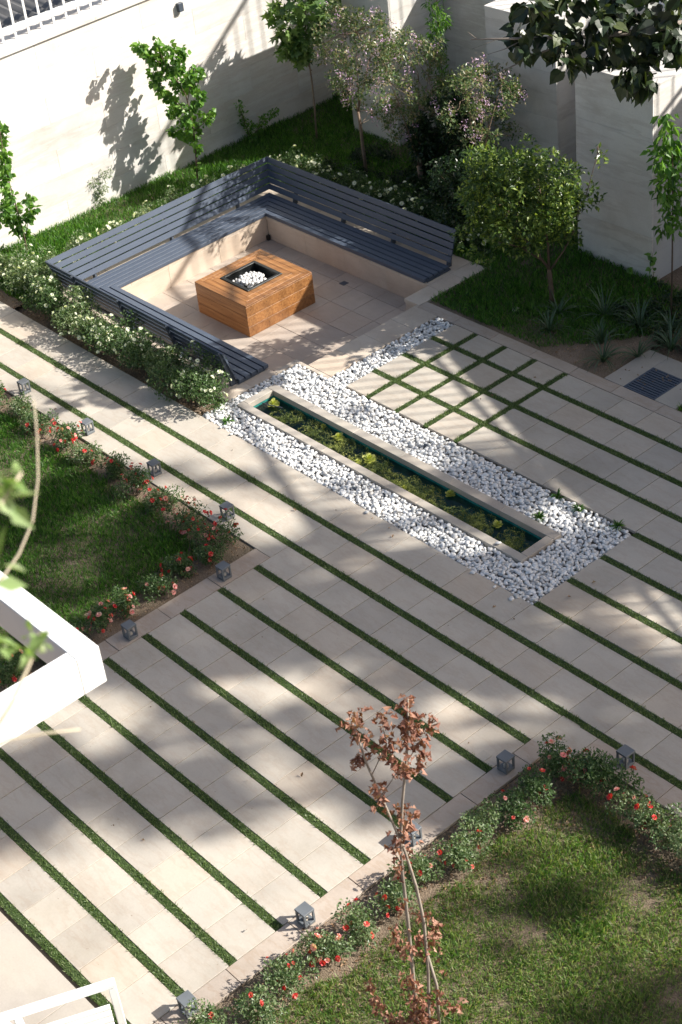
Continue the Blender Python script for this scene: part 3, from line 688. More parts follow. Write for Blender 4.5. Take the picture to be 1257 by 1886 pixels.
# ================================================================== WALLS
def panel_wall(name, label, origin, du, length, z0, z1, th, nrm, cols, rows_, mat, cat='wall', pn='stone_panel'):
    """wall of stone panels: origin corner, du axis unit (x,y), nrm outward unit (x,y)"""
    ox, oy = origin; r = empty(name, (ox, oy, z0), label, cat)
    def P(a, t, z): return (ox + du[0] * a - nrm[0] * t, oy + du[1] * a - nrm[1] * t, z)
    b = MB(); b.hexa([P(0, .03, z0), P(length, .03, z0), P(length, th, z0), P(0, th, z0), P(0, .03, z1 - .001), P(length, .03, z1 - .001), P(length, th, z1 - .001), P(0, th, z1 - .001)])
    b.build('core', MT[mat], r)
    for j in range(rows_):
        za = z0 + (z1 - z0) * j / rows_ + .0012; zb_ = z0 + (z1 - z0) * (j + 1) / rows_ - .0012
        off = (j % 2) * .5 * length / cols; xs = [0] + [off + length / cols * i for i in range(0 if off > 0 else 1, cols + 1)]
        xs = sorted(set([x for x in xs if x < length - .05] + [length]))
        for i in range(len(xs) - 1):
            a, c = xs[i] + .0012, xs[i + 1] - .0012
            b = MB(); b.hexa([P(a, 0, za), P(c, 0, za), P(c, .0295, za), P(a, .0295, za), P(a, 0, zb_), P(c, 0, zb_), P(c, .0295, zb_), P(a, .0295, zb_)])
            me = b.mesh(pn, MT[mat]); bm = bmesh.new(); bm.from_mesh(me); bmesh.ops.recalc_face_normals(bm, faces=bm.faces)
            bmesh.ops.bevel(bm, geom=bm.edges[:], offset=.0012, segments=1, affect='EDGES'); bm.to_mesh(me); bm.free(); link(pn, me, r)
    return r
ww = panel_wall('garden_wall', 'long sunlit white stone wall on the left behind the bench', (-7.99, -1.5), (0, 1), 10.2, -.08, 2.50, .45, (1, 0), 6, 7, 'wall')
for i in range(7):
    b = MB(); b.box(-8.72, -7.955, -1.5 + 1.457 * i + .001, -1.5 + 1.457 * (i + 1) - .001, 2.505, 2.555); b.build('coping_stone', MT['wall'], ww, bevel=.002)
# small wall lamp
wl = at_u(330, 12, -7.99)
b = MB(); b.box(-7.99, -7.93, wl[1] - .045, wl[1] + .035, wl[2] - .055, wl[2] + .065)
r = empty('wall_lamp', tuple(wl), 'small dark box lamp on the sunlit white wall', 'wall lamp'); b.build('housing', MT['steel'], r, bevel=.003)
b = MB(); b.box(-7.975, -7.935, wl[1] - .035, wl[1] + .025, wl[2] - .066, wl[2] - .0555); b.build('lens', MT['white'], r)
# railing on top of the wall
fr = empty('white_railing', (-8.25, 1.5, 2.555), 'white metal railing with upright bars on top of the left wall', 'railing')
for z in (2.66, 3.45):
    b = MB(); b.box(-8.285, -8.225, -1.4, 8.6, z, z + .075); b.build('rail', MT['white'], fr, bevel=.003)
ybar = -1.38
bar_me = None
while ybar < 8.6:
    b = MB(); b.box(-8.264, -8.246, ybar - .015, ybar + .015, 2.556, 2.659); b.box(-8.264, -8.246, ybar - .015, ybar + .015, 2.736, 3.449)
    b.build('bar', MT['white'], fr); ybar += .20
# grey corrugated roof behind the railing
g = np.random.default_rng(5); nx, ny = 10, 260
X, Y = np.meshgrid(np.linspace(-8.75, -11.5, nx), np.linspace(-2, 9, ny)); Z = 2.42 + .035 * np.sin(Y * 2 * np.pi / .16) + .02 * np.sin(X * 3 + Y) - (X + 8.75) * .10
idx = np.arange(nx * ny).reshape(ny, nx); F = np.stack([idx[:-1, :-1], idx[:-1, 1:], idx[1:, 1:], idx[1:, :-1]], -1).reshape(-1, 4)
tag(link('corrugated_roof', np_mesh('corrugated_roof', np.column_stack([X.ravel(), Y.ravel(), Z.ravel()]), F, MT['corr'], True)), 'grey corrugated roof sheets behind the white railing', 'roof')

def block(name, label, x0, x1, y0, y1, h, rows_=4, cols=1, mat='block'):
    """free standing stone clad block, front faces -y, right side faces +x"""
    r = empty(name, ((x0 + x1) / 2, y0, 0), label, 'wall')
    b = MB(); b.box(x0 + .03, x1 - .03, y0 + .03, y1, -.08, h - .03); b.build('core', MT[mat], r)
    def pc(bx):
        b = MB(); b.box(*bx); b.build('stone_panel', MT[mat], r, bevel=.0012)
    for j in range(rows_):
        za = -.08 + (h - .03 + .08) * j / rows_ + .0012; zb_ = -.08 + (h - .03 + .08) * (j + 1) / rows_ - .0012
        for i in range(cols):
            a = x0 + (x1 - x0) * i / cols; c = x0 + (x1 - x0) * (i + 1) / cols; pc((a + .001, c - .001, y0, y0 + .0295, za, zb_))
        m_ = max(1, int((y1 - y0) / 1.3))
        for i in range(m_):
            a = y0 + .031 + (y1 - y0 - .031) * i / m_; c = y0 + .031 + (y1 - y0 - .031) * (i + 1) / m_; pc((x1 - .0295, x1, a, c - .001, za, zb_)); pc((x0, x0 + .0295, a, c - .001, za, zb_))
    m_ = max(1, int((y1 - y0) / .9))
    for i in range(m_):
        a = y0 - .004 + (y1 - y0) * i / m_; c = y0 - .004 + (y1 - y0) * (i + 1) / m_; pc((x0 - .004, x1 + .004, a + .001, c - .001, h - .0295, h))
    return r
block('stone_block', 'nearest pale stone wall block on the right, behind the strap leaved plants', -1.80, -.655, 5.31, 7.19, 2.40)
block('stone_block', 'second pale stone wall block, behind the round shrub', -4.02, -2.84, 6.12, 7.19, 2.40)
block('stone_block', 'farthest pale stone wall block, behind the lilac flowering trees', -6.86, -5.90, 6.18, 7.19, 2.40)
panel_wall('rear_wall', 'tall pale stone wall closing the garden behind the wall blocks', (-7.98, 7.20), (1, 0), 12.0, -.08, 2.40, .4, (0, -1), 8, 4, 'block')

# ================================================================== PLANTS
def limb(pts, r0, r1, b, n=6):
    k = len(pts); b.tube(pts, [r0 + (r1 - r0) * i / (k - 1) for i in range(k)], n)
def wob(p, q, k, amp, g):
    p, q = A(p, float), A(q, float); return [tuple(p + (q - p) * t + (g.normal(size=3) * amp * math.sin(math.pi * t))) for t in np.linspace(0, 1, k)]
def plant(name, label, cat, base, stems, balls, n, size, leafm, tpl=LEAF, barkm='bark', up=.5, droop=.2, seed=1, shell=.0, group=None, twigs=0, blooms=None, sub='crown'):
    r = empty(name, tuple(base), label, cat, group)
    g = np.random.default_rng(seed)
    if stems or twigs:
        b = MB()
        for pts, r0, r1 in stems: limb(pts, r0, r1, b)
        if twigs:
            heads = [s_[0][-1] for s_ in stems] + [s_[0][len(s_[0]) // 2] for s_ in stems]
            for _ in range(twigs):
                t = balls[g.integers(len(balls))]; h = min(heads, key=lambda q_: (q_[0] - t[0]) ** 2 + (q_[1] - t[1]) ** 2 + (q_[2] - t[2]) ** 2)
                limb(wob(h, A(t[:3]) + g.normal(size=3) * t[3] * .4, 4, .03, g), .006, .002, b, 4)
        b.build('trunk' if sub == 'crown' else 'stems', MT[barkm], r, True)
    Pn, Dn = in_balls(balls, n, g, shell)
    leaves(sub, Pn, size, MT[leafm], r, tpl, up, droop, Dn * .6, seed + 1)
    if blooms:
        for bn, bm_, cnt, bs in blooms:
            cnt = max(2, int(cnt * g.choice([.35, .7, 1.0, 1.4])))
            Pb, Db = in_balls(balls, cnt, g, .85); Db[:, 2] = np.abs(Db[:, 2]) * .8 + .2; Pb = Pb + Db * .012
            T = rnd_dirs(len(Pb), g); V, F = scatter(Pb, norm(np.cross(Db, T)), norm(Db + .2 * rnd_dirs(len(Pb), g)), bs * g.uniform(.7, 1.25, len(Pb)), *ROSE)
            tag(link(bn, np_mesh(bn, V, F, MT[bm_]), r))
    return r
def pxs(base, pts, ox, oy, sc, off=0.0, jit=.0, g=None):
    out = []
    for x, y in pts:
        out.append(at_b(ox + x / sc, oy + y / sc, base, off + (g.normal() * jit if g is not None else 0)))
    return out

# climbing tree against the white wall
g = np.random.default_rng(101); B = (-7.42, 3.70, 0)
cl = [(380,240),(410,250),(450,285),(490,320),(520,345),(580,210),(590,240),(590,300),(560,370),(640,380),(700,250),(705,300),(750,350),(830,280),(800,330),(790,440),(740,430),(700,480),(650,450),(600,510),(540,500),(740,570),(770,620),(850,570),(900,520),(930,470),(980,490),(940,550),(870,650),(930,640),(970,690),(990,740),(560,600),(540,570),(600,650),(650,700),(690,730),(740,780),(790,820),(850,850),(930,800),(960,860),(900,900),(740,880),(700,860),(800,960),(860,940),(880,990),(960,1000),(1030,960),(1070,920),(1095,880),(940,1070),(860,1090),(790,1090),(730,1060),(930,1150),(960,1220)]
bl = [(*p_, .065) for p_ in pxs(B, cl, 180, 40, 5.2375, 0, .10, g)] + [(*p_, .04) for p_ in pxs(B, [(960, 1390), (975, 1420)], 180, 40, 5.2375)]
st = [(pxs(B, [(968, 1560), (955, 1400), (945, 1240), (930, 1100), (900, 900), (850, 700), (760, 560), (650, 420), (590, 250)], 180, 40, 5.2375), .014, .004),
      (pxs(B, [(900, 900), (780, 800), (640, 680), (530, 580)], 180, 40, 5.2375), .007, .003), (pxs(B, [(870, 750), (900, 600), (950, 480)], 180, 40, 5.2375), .007, .003),
      (pxs(B, [(930, 1050), (1020, 980), (1090, 880)], 180, 40, 5.2375), .006, .003), (pxs(B, [(650, 420), (500, 330), (380, 240)], 180, 40, 5.2375), .006, .003)]
plant('espalier_tree', 'young leafy tree casting its shadow on the white wall, behind the bench back', 'tree', B, st, bl, 1500, .075, 'vineleaf', HEART, 'bark', .2, .7, 11)
g = np.random.default_rng(102); B = (-7.55, .93, 0)
cl = [(0,470),(5,510),(0,540),(20,570),(15,610),(30,640),(10,660),(25,700),(40,720),(20,740),(50,760),(20,770),(60,800),(10,810),(35,800),(70,850),(100,800),(120,765),(110,735),(92,850),(60,840),(-20,600),(-30,700),(-30,500)]
bl = [(*p_, .07) for p_ in pxs(B, cl, 0, 0, 1.995, 0, .10, g)]
plant('espalier_tree', 'young leafy tree cut by the left photo edge in front of the white wall', 'tree', B, [(pxs(B, [(103, 950), (92, 880), (60, 760), (20, 620), (0, 480)], 0, 0, 1.995), .013, .005), (pxs(B, [(92, 880), (105, 800), (112, 740)], 0, 0, 1.995), .006, .003)],
      bl, 800, .075, 'vineleaf', HEART, 'bark', .2, .7, 12)
# plane sapling
g = np.random.default_rng(103); B = (-7.05, 5.62, 0)
cl = [(505,28),(520,10),(535,22),(548,12),(560,30),(530,48),(550,58),(575,45),(588,22),(540,95),(560,78),(528,92),(552,105),(545,80),(600,8),(570,5),(590,40),(515,60),(575,65),(565,100),(540,-20),(570,-20),(600,-15),(620,10)]
bl = [(*p_, .10) for p_ in pxs(B, cl, 0, 0, 1, 0, .18, g)]
plant('plane_sapling', 'slim sapling with large lobed leaves in the far corner of the white wall', 'tree', B, [(pxs(B, [(584, 258), (580, 200), (575, 150), (566, 90), (563, 40), (565, -30)], 0, 0, 1), .016, .006), (pxs(B, [(575, 130), (548, 95)], 0, 0, 1), .006, .003)],
      bl, 620, .15, 'planeleaf', MAPLE, 'palebark', .6, .3, 13)
# small wall shrubs
g = np.random.default_rng(104); B = tuple(at_z(178, 378))
bl = [(*p_, .075) for p_ in pxs(B, [(160, 300), (165, 320), (172, 335), (180, 350), (185, 365), (195, 320), (200, 310), (190, 345), (172, 360), (178, 375), (190, 380), (160, 340)], 0, 0, 1, 0, .08, g)]
plant('pale_shrub', 'small pale yellow green shrub at the foot of the sunlit white wall', 'shrub', B, [(pxs(B, [(180, 382), (175, 340), (163, 300)], 0, 0, 1), .008, .003)], bl, 900, .05, 'roseleafpale', SLIM, 'bark', .3, .3, 14, sub='foliage')
g = np.random.default_rng(105); B = tuple(at_z(463, 262))
bl = [(*p_, .065) for p_ in pxs(B, [(440, 192), (446, 205), (448, 222), (458, 240), (466, 250), (476, 236), (486, 220), (498, 210), (505, 206), (462, 230), (470, 258)], 0, 0, 1, 0, .07, g)]
plant('small_shrub', 'small dark forked shrub against the shaded part of the white wall', 'shrub', B, [(pxs(B, [(465, 262), (452, 230), (441, 195)], 0, 0, 1), .008, .003), (pxs(B, [(462, 255), (485, 225), (505, 206)], 0, 0, 1), .006, .003)], bl, 420, .06, 'vineleaf', LEAF, 'bark', .3, .2, 15, sub='foliage')

# crape myrtles
def crape(label, B, stems, cl, rad_, n, seed, jit=.35):
    g = np.random.default_rng(seed); bl = [(*p_, rad_ * g.uniform(.7, 1.2)) for p_ in pxs(B, cl, 0, 0, 1, 0, jit, g)]
    st = [(pxs(B, s_[0], 0, 0, 1), s_[1], s_[2]) for s_ in stems]
    r = plant('crape_myrtle', label, 'tree', B, st, bl, n, .05, 'crapeleaf', LEAF, 'palebark', .6, .1, seed, twigs=46)
    Pb, Db = in_balls(bl, 44, g, .95); Db[:, 2] += .4; Pb = Pb + Db * .04; q = np.repeat(Pb, 20, 0) + g.normal(size=(44 * 20, 3)) * [.03, .03, .045]
    leaves('blossom', q, .032, MT['bllilac'], r, LEAF, .5, 0, seed=seed + 3)
    return r
g = np.random.default_rng(106)
cl1 = [(g.uniform(585, 715), g.uniform(15, 175)) for _ in range(60)]
cl1 = [c for c in cl1 if ((c[0] - 650) / 68) ** 2 + ((c[1] - 95) / 85) ** 2 < 1.05] + [(610, 12), (604, 30), (665, 195), (690, 200), (715, 195), (645, 190)]
crape('lilac flowering crape myrtle nearest the white wall, on one straight thin trunk', (-5.63, 5.29, 0), [([(676, 322), (670, 280), (664, 230), (660, 205)], .026, .02), ([(660, 205), (648, 170), (640, 120)], .014, .005), ([(660, 205), (668, 165), (680, 110)], .014, .005), ([(662, 210), (660, 160), (655, 60)], .012, .004)], cl1, .11, 3800, 106)
cl2 = [(g.uniform(690, 835), g.uniform(60, 260)) for _ in range(80)]
cl2 = [c for c in cl2 if ((c[0] - 762) / 72) ** 2 + ((c[1] - 130) / 78) ** 2 < 1.05] + [(705, 205), (715, 225), (722, 215), (735, 205), (745, 235), (700, 180), (730, 250), (760, 210), (800, 205)]
crape('many stemmed lilac crape myrtle in the middle of the three', (-4.70, 5.45, 0), [([(778, 345), (776, 325), (773, 305)], .045, .04), ([(773, 305), (755, 250), (735, 190), (718, 150)], .016, .005), ([(773, 305), (765, 240), (752, 170)], .015, .005), ([(775, 305), (772, 230), (772, 150)], .016, .005), ([(777, 305), (784, 280), (785, 240), (792, 215)], .010, .004), ([(776, 305), (770, 250), (790, 140)], .012, .004)], cl2, .11, 4200, 107)
cl3 = [(g.uniform(818, 965), g.uniform(105, 300)) for _ in range(80)]
cl3 = [c for c in cl3 if ((c[0] - 888) / 72) ** 2 + ((c[1] - 205) / 82) ** 2 < 1.05] + [(925, 130), (948, 150), (955, 175), (880, 130), (860, 285), (870, 300)]
crape('lilac crape myrtle at the right of the three, above the round shrub', (-3.55, 5.15, 0), [([(880, 400), (882, 340), (885, 300)], .03, .022), ([(885, 300), (870, 240), (860, 180)], .014, .005), ([(885, 300), (900, 240), (925, 150)], .014, .005), ([(885, 300), (888, 230), (890, 150)], .014, .005)], cl3, .11, 4000, 108)
# dark evergreens under and behind them
g = np.random.default_rng(109)
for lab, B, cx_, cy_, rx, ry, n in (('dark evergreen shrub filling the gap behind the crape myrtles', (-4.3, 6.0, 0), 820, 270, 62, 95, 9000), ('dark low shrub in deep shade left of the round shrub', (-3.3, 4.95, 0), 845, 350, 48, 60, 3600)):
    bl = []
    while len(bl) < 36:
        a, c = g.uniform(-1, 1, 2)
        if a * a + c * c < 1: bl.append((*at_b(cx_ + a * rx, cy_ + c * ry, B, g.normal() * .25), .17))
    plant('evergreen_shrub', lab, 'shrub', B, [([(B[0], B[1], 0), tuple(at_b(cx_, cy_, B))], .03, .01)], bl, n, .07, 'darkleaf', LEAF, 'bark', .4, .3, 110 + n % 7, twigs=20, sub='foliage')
# vine on the rear wall
g = np.random.default_rng(111); B = (-4.9, 6.9, 0)
bl = [(*at_b(x, y, B, g.normal() * .06), .10) for x, y in [(795, 5), (805, 20), (812, 45), (800, 60), (810, 80), (805, 100), (812, 120), (818, 140), (808, 155), (825, 160), (830, 185), (815, 190), (800, 40), (820, 30), (810, -20), (800, -40), (820, -30), (815, 215), (825, 230)]]
plant('climbing_vine', 'bright green vine hanging down the rear wall between two stone blocks', 'vine', B, [([tuple(at_b(820, 300, B)), tuple(at_b(815, 150, B)), tuple(at_b(805, 0, B))], .012, .006)], bl, 1100, .085, 'vineleaf', SLIM, 'bark', .3, .8, 19)

# round glossy shrub tree
g = np.random.default_rng(120); B = (-1.17, 4.16, 0)
bl = []
while len(bl) < 115:
    a, c, d_ = g.uniform(-1, 1, 3)
    if .25 < a * a + c * c + d_ * d_ < 1: bl.append((*at_b(962 + a * 112, 360 + c * 100, B, d_ * .62), g.uniform(.10, .17)))
bl += [(*at_b(x, y, B, 0), .09) for x, y in ((860, 455), (880, 470), (845, 430), (900, 475), (1060, 440), (1080, 370))]
sp = [(*at_b(x, y, B, .1), .05) for x, y in ((1085, 330), (1100, 275), (1107, 300), (1095, 350), (1105, 365), (1112, 285), (1098, 375))]
st = [([tuple(at_b(*q_, B)) for q_ in s_], a, c) for s_, a, c in (([(1018, 562), (1016, 530), (1012, 495)], .032, .026), ([(1012, 495), (985, 460), (950, 420), (920, 380)], .018, .006), ([(1012, 495), (1010, 450), (1000, 380), (990, 320)], .018, .006), ([(1012, 500), (1040, 460), (1060, 420)], .014, .005), ([(1000, 480), (960, 455), (900, 440)], .012, .005), ([(1040, 440), (1080, 360), (1102, 280)], .008, .003))]
plant('round_shrub_tree', 'dense rounded small tree with glossy yellow green leaves beside the bench end', 'tree', B, st, bl + sp, 11500, .064, 'shrubleaf', LEAF, 'bark', .7, 0, 121, shell=.2, twigs=40)
# slim tree at the right edge with leafy top
g = np.random.default_rng(122); B = (.11, 4.74, 0)
bl = [(*at_b(x, y, B, g.normal() * .12), .12) for x, y in ((1228, 222), (1232, 240), (1225, 260), (1235, 280), (1222, 300), (1215, 285), (1250, 270), (1245, 300), (1230, 320), (1222, 340), (1245, 340), (1255, 360), (1235, 370), (1240, 395), (1250, 410), (1225, 415), (1265, 300), (1275, 340), (1270, 390), (1228, 355))]
plant('slim_tree', 'slim tree with drooping green and yellow leaves at the right photo edge', 'tree', B, [([tuple(at_b(*q_, B)) for q_ in ((1237, 590), (1239, 480), (1240, 360), (1238, 240))], .012, .006)], bl, 520, .11, 'vineleaf', LEAF, 'bark', .2, 1.0, 123)
bl = [(*at_b(x, y, (-.60, 5.28, 0), 0), .035) for x, y in ((1202, 470), (1205, 480), (1203, 492), (1205, 505), (1204, 515), (1158, 493))]
plant('ivy_sprig', 'short sprig of vine leaves on the front corner of the nearest stone block', 'vine', (-.6, 5.28, 0), [([tuple(at_b(1205, 522, (-.6, 5.28, 0))), tuple(at_b(1202, 465, (-.6, 5.28, 0)))], .004, .002)], bl, 26, .07, 'vineleaf', HEART, 'bark', .3, .6, 124)

# overhanging catalpa bough, top right
g = np.random.default_rng(130); B = (.6, 5.2, 0)
cl = [(955,80),(965,60),(975,95),(985,40),(1000,20),(1010,60),(995,80),(1025,30),(1040,70),(1030,95),(1055,45),(1060,20),(1045,110),(1065,95),(1080,70),(1090,30),(1085,100),(1100,60),(1110,95),(1120,30),(1130,65),(1140,20),(1150,50),(1135,90),(1165,30),(1170,60),(1190,20),(1200,45),(1215,15),(1225,45),(1240,25),(1250,60),(1160,120),(1150,140),(1165,145),(1180,150),(1190,130),(1200,155),(1170,125),(1185,110),(1198,92),(1205,70),(1230,75),(1245,85),(980,8),(1020,-10),(1080,-15),(1140,-20),(1200,-20),(1250,-10),(1075,120),(970,15),(1270,40),(1280,0),(1255,100)]
bl = [(*at_b(x, y, B, g.normal() * .25), .13) for x, y in cl]
st = [([tuple(at_b(*q_, B, o_)) for q_, o_ in s_], a, c) for s_, a, c in (
    ([((1500, 40), .6), ((1350, 20), .3), ((1200, 55), 0), ((1080, 68), 0), ((980, 70), 0), ((868, 72), 0)], .05, .008), ([((1080, 68), 0), ((1000, 95), 0), ((985, 102), 0), ((930, 128), 0), ((890, 146), 0)], .012, .004),
    ([((1200, 55), 0), ((1150, 10), 0), ((1100, -40), 0)], .03, .01), ([((1200, 55), 0), ((1195, 110), 0), ((1180, 140), 0)], .01, .004), ([((960, 75), 0), ((930, 90), 0), ((898, 100), 0)], .006, .003), ([((880, 72), 0), ((862, 58), 0)], .004, .002), ([((920, 70), 0), ((870, 90), 0)], .004, .002), ([((1250, 45), 0), ((1300, 120), .2), ((1330, 400), .4)], .03, .05))]
ct = plant('overhanging_tree', 'overhanging bough with big dark heart shaped leaves, top right', 'tree', (2.2, 6.6, 0), st, bl, 640, .155, 'catalpa', BIGHEART, 'greybark', .3, .9, 131)

# dead brown maple sapling in front
g = np.random.default_rng(140); B = (5.58, -4.41, 0)
q = lambda L_, o_=0: [tuple(at_b(500 + x / 2.92, 1240 + y / 2.92, B, o_)) for x, y in L_]
st = [(q([(735, 140), (735, 300), (728, 450), (705, 700), (697, 880), (703, 1050), (735, 1330), (765, 1640), (790, 1900)]) + [(5.55, -4.42, .9), B], .006, .015),
      (q([(450, 300), (510, 480), (590, 660), (660, 820), (720, 960), (780, 1150), (820, 1330), (845, 1600), (850, 1900)]) + [(5.62, -4.42, .8), B], .006, .013),
      (q([(590, 660), (640, 590), (680, 530)]), .004, .003), (q([(500, 490), (560, 420)]), .004, .002), (q([(728, 480), (780, 400), (830, 300)]), .004, .002), (q([(830, 1480), (890, 1680), (905, 1900)]), .009, .011), (q([(600, 240), (603, 300), (620, 380), (560, 510), (545, 540)]), .003, .004)]
cl = [(735,140,.05),(740,170,.05),(450,210,.05),(490,215,.05),(400,260,.05),(430,280,.06),(390,290,.04),(480,310,.07),(500,340,.06),(540,350,.04),(430,345,.04),(600,220,.05),(610,235,.05),(590,285,.05),(630,320,.06),(620,370,.07),(650,360,.06),(730,210,.07),(750,240,.08),(700,280,.06),(770,280,.07),(720,330,.08),(790,370,.06),(845,230,.06),(850,310,.05),(870,300,.04),(830,370,.05),(800,450,.07),(820,480,.05),(730,390,.05),(530,410,.05),(480,440,.06),(570,460,.04),(640,440,.06),(680,480,.09),(700,510,.08),(740,510,.05),(660,540,.05),(460,490,.03),(550,590,.05),(590,640,.06),(570,620,.04),(580,720,.06),(620,745,.04),(690,730,.06),(740,750,.08),(760,740,.05),(730,820,.06),(670,860,.06),(710,880,.07),(770,920,.05),(660,930,.05),(690,970,.08),(700,1010,.05),(690,1070,.05),(710,1210,.05),(690,1270,.05),(770,1270,.05),(800,1310,.05),(860,1300,.04),(880,1380,.08),(870,1440,.07),(820,1420,.07),(660,1410,.06),(690,1460,.06),(740,1480,.07),(780,1400,.04),(780,1500,.04),(905,1510,.04),(830,1520,.04),(720,1630,.06),(760,1650,.07),(770,1720,.09),(520,1670,.06),(550,1690,.05),(570,1760,.07),(600,1800,.07),(650,1850,.09),(700,1760,.05),(800,1780,.10),(830,1830,.10),(790,1860,.09),(910,1730,.06),(890,1770,.06),(940,1790,.06),(1000,1785,.05),(960,1810,.04),(650,1900,.12),(800,1930,.14),(900,1940,.09),(935,1600,.03)]
bl = [(*at_b(500 + x / 2.92, 1240 + y / 2.92, B, g.normal() * .05), r_ * .68) for x, y, r_ in cl]
plant('dead_sapling', 'tall thin sapling with withered brown leaves standing in the right lawn', 'tree', B, st, bl, 1000, .047, 'deadleaf', CURL, 'greybark', -.2, .9, 141)

# ---- roses
ORD = ['', 'first', 'second', 'third', 'fourth', 'fifth', 'sixth', 'seventh', 'eighth', 'ninth', 'tenth', 'eleventh', 'twelfth', 'thirteenth', 'fourteenth', 'fifteenth']
def rose_bush(label, x, y, r, h, n, seed, group, leafm='roseleaf', blooms=(('white_blossoms', 'blwhite', 10, .03),), ls=.034):
    g = np.random.default_rng(seed); bl = []
    for _ in range(9):
        a = g.uniform(0, 6.28); d = r * g.uniform(.1, .85); bl.append((x + d * math.cos(a), y + d * math.sin(a), h * g.uniform(.35, .9), r * g.uniform(.32, .55)))
    st = [(wob((x + g.normal() * .02, y + g.normal() * .02, -.03), A(b_[:3]), 4, .02, g), .005, .002) for b_ in bl[:6]]
    return plant('rose_bush', label, 'rose bush', (x, y, 0), st, bl, n, ls, leafm, LEAF, 'bark', .6, 0, seed, group=group, blooms=blooms, sub='foliage', shell=.2)
WG = 'white rose bushes around the bench'
desc = ['at the far left end of the hedge', 'second', 'third', 'fourth', 'fifth', 'sixth', 'seventh', 'eighth', 'ninth', 'tenth', 'at the pebble end of the hedge']
N = 12
for i in range(N):
    x = -7.35 + (4.55) * i / (N - 1); y = .18 + (.08 if i % 2 else 0) - (0.02 if i > 8 else 0)
    if i < 3: y += .12
    lab = ('white rose bush at the far left end of the hedge beside the path' if i == 0 else 'white rose bush closest to the pebbles in the hedge beside the path' if i == N - 1 else
           '%s white rose bush from the pebbles, in the hedge between path and bench' % ORD[N - i])
    rose_bush(lab, x, y, .24 + .05 * ((i * 5) % 3) + .02, (.28, .36, .31, .42, .30, .38, .26, .36, .40, .30, .38, .36)[i], 2300, 200 + i, WG, 'roseleafpale' if i in (0, 1, 2, 5, 6, 9) else 'roseleaf', (('white_blossoms', 'blwhite', 34 + 6 * (i % 3), .048),), .036)
for i in range(7):
    t = i / 6; x, y = -6.78 - .06 * (i % 2), .75 + 3.2 * t
    rose_bush('%s white rose bush from the left corner, between bench back and white wall' % ORD[i + 1], x, y, .23, .30, 900, 230 + i, WG, 'roseleafpale' if i < 5 else 'roseleaf', (('white_blossoms', 'blwhite', 22, .055),))
for i in range(9):
    x = -6.5 + .44 * i
    rose_bush('%s shaded white rose bush from the bench corner, behind the right bench back' % ORD[i + 1], x, 4.62 + .08 * (i % 2), .24, .34, 900, 240 + i, WG, 'roseleaf', (('white_blossoms', 'blwhite', (20, 26, 16, 26, 34, 24, 12, 14, 12)[i], .055),))
RG = 'low rose bushes edging the lawns'
N = 15
for i in range(N):
    x = -7.0 + 6.42 * i / (N - 1); col = [('red_blossoms', 'blred', 10 + i % 5, .046)]
    if i in (4, 8, 11, 12, 13, 14): col.append(('pink_blossoms', 'blpink', 9, .052))
    rose_bush('%s low %s rose bush from the left lawn corner, going up the path' % (ORD[N - i], 'red and pink' if len(col) > 1 else 'red'), x, -1.39 - .04 * (i % 2), .19 + .02 * (i % 3), .17 + .03 * (i % 3), 1300, 260 + i, RG, 'roseleafpale' if i in (6, 9) else 'roseleaf', col, .028)
for i in range(9):
    y = -1.62 - .33 * i; col = [('red_blossoms', 'blred', 8, .046)]
    if i > 0: col.append(('pink_blossoms', 'blpink', (0, 3, 4, 16, 18, 8, 5, 6, 6)[i], .054))
    rose_bush('%s low rose bush below the left lawn corner, towards the white beam' % ORD[i + 1], -.41 - .04 * (i % 2), y, .17, .18, 1100, 280 + i, RG, 'roseleaf', col, .028)
N = 14
for i in range(N):
    y = -1.75 - .335 * i; col = [('red_blossoms', 'blred', 7 if i < 12 else 3, .046)]
    if i % 3 == 1 or i > 10: col.append(('pink_blossoms', 'blpink', 8, .052))
    if i > 10: col.append(('white_blossoms', 'blwhite', 10, .052))
    rose_bush('%s low rose bush down the kerb from the right lawn corner' % ORD[i + 1], 4.08 + .04 * (i % 2), y, .20 + (.03 if i > 9 else 0), .24, 1300, 300 + i, RG, 'roseleafpale' if i > 1 else 'roseleaf', col, .028)
for i, (x, y, c) in enumerate(((4.05, -1.50, 'red and pink'), (4.28, -1.42, 'red'), (4.52, -1.40, 'sparse green'), (4.85, -1.45, 'pink and red'), (5.15, -1.50, 'sparse green'), (5.45, -1.50, 'dry leaved'))):
    cols = [('red_blossoms', 'blred', 14 if 'red' in c else 2, .056)] + ([('pink_blossoms', 'blpink', 10, .056)] if 'pink' in c else [])
    rose_bush('%s rose bush, %s along the top edge of the right lawn' % (c, ORD[i + 1]), x, y, .23, .28, 1300, 330 + i, RG, 'roseleaf' if i < 3 else 'roseleafpale', cols, .03)

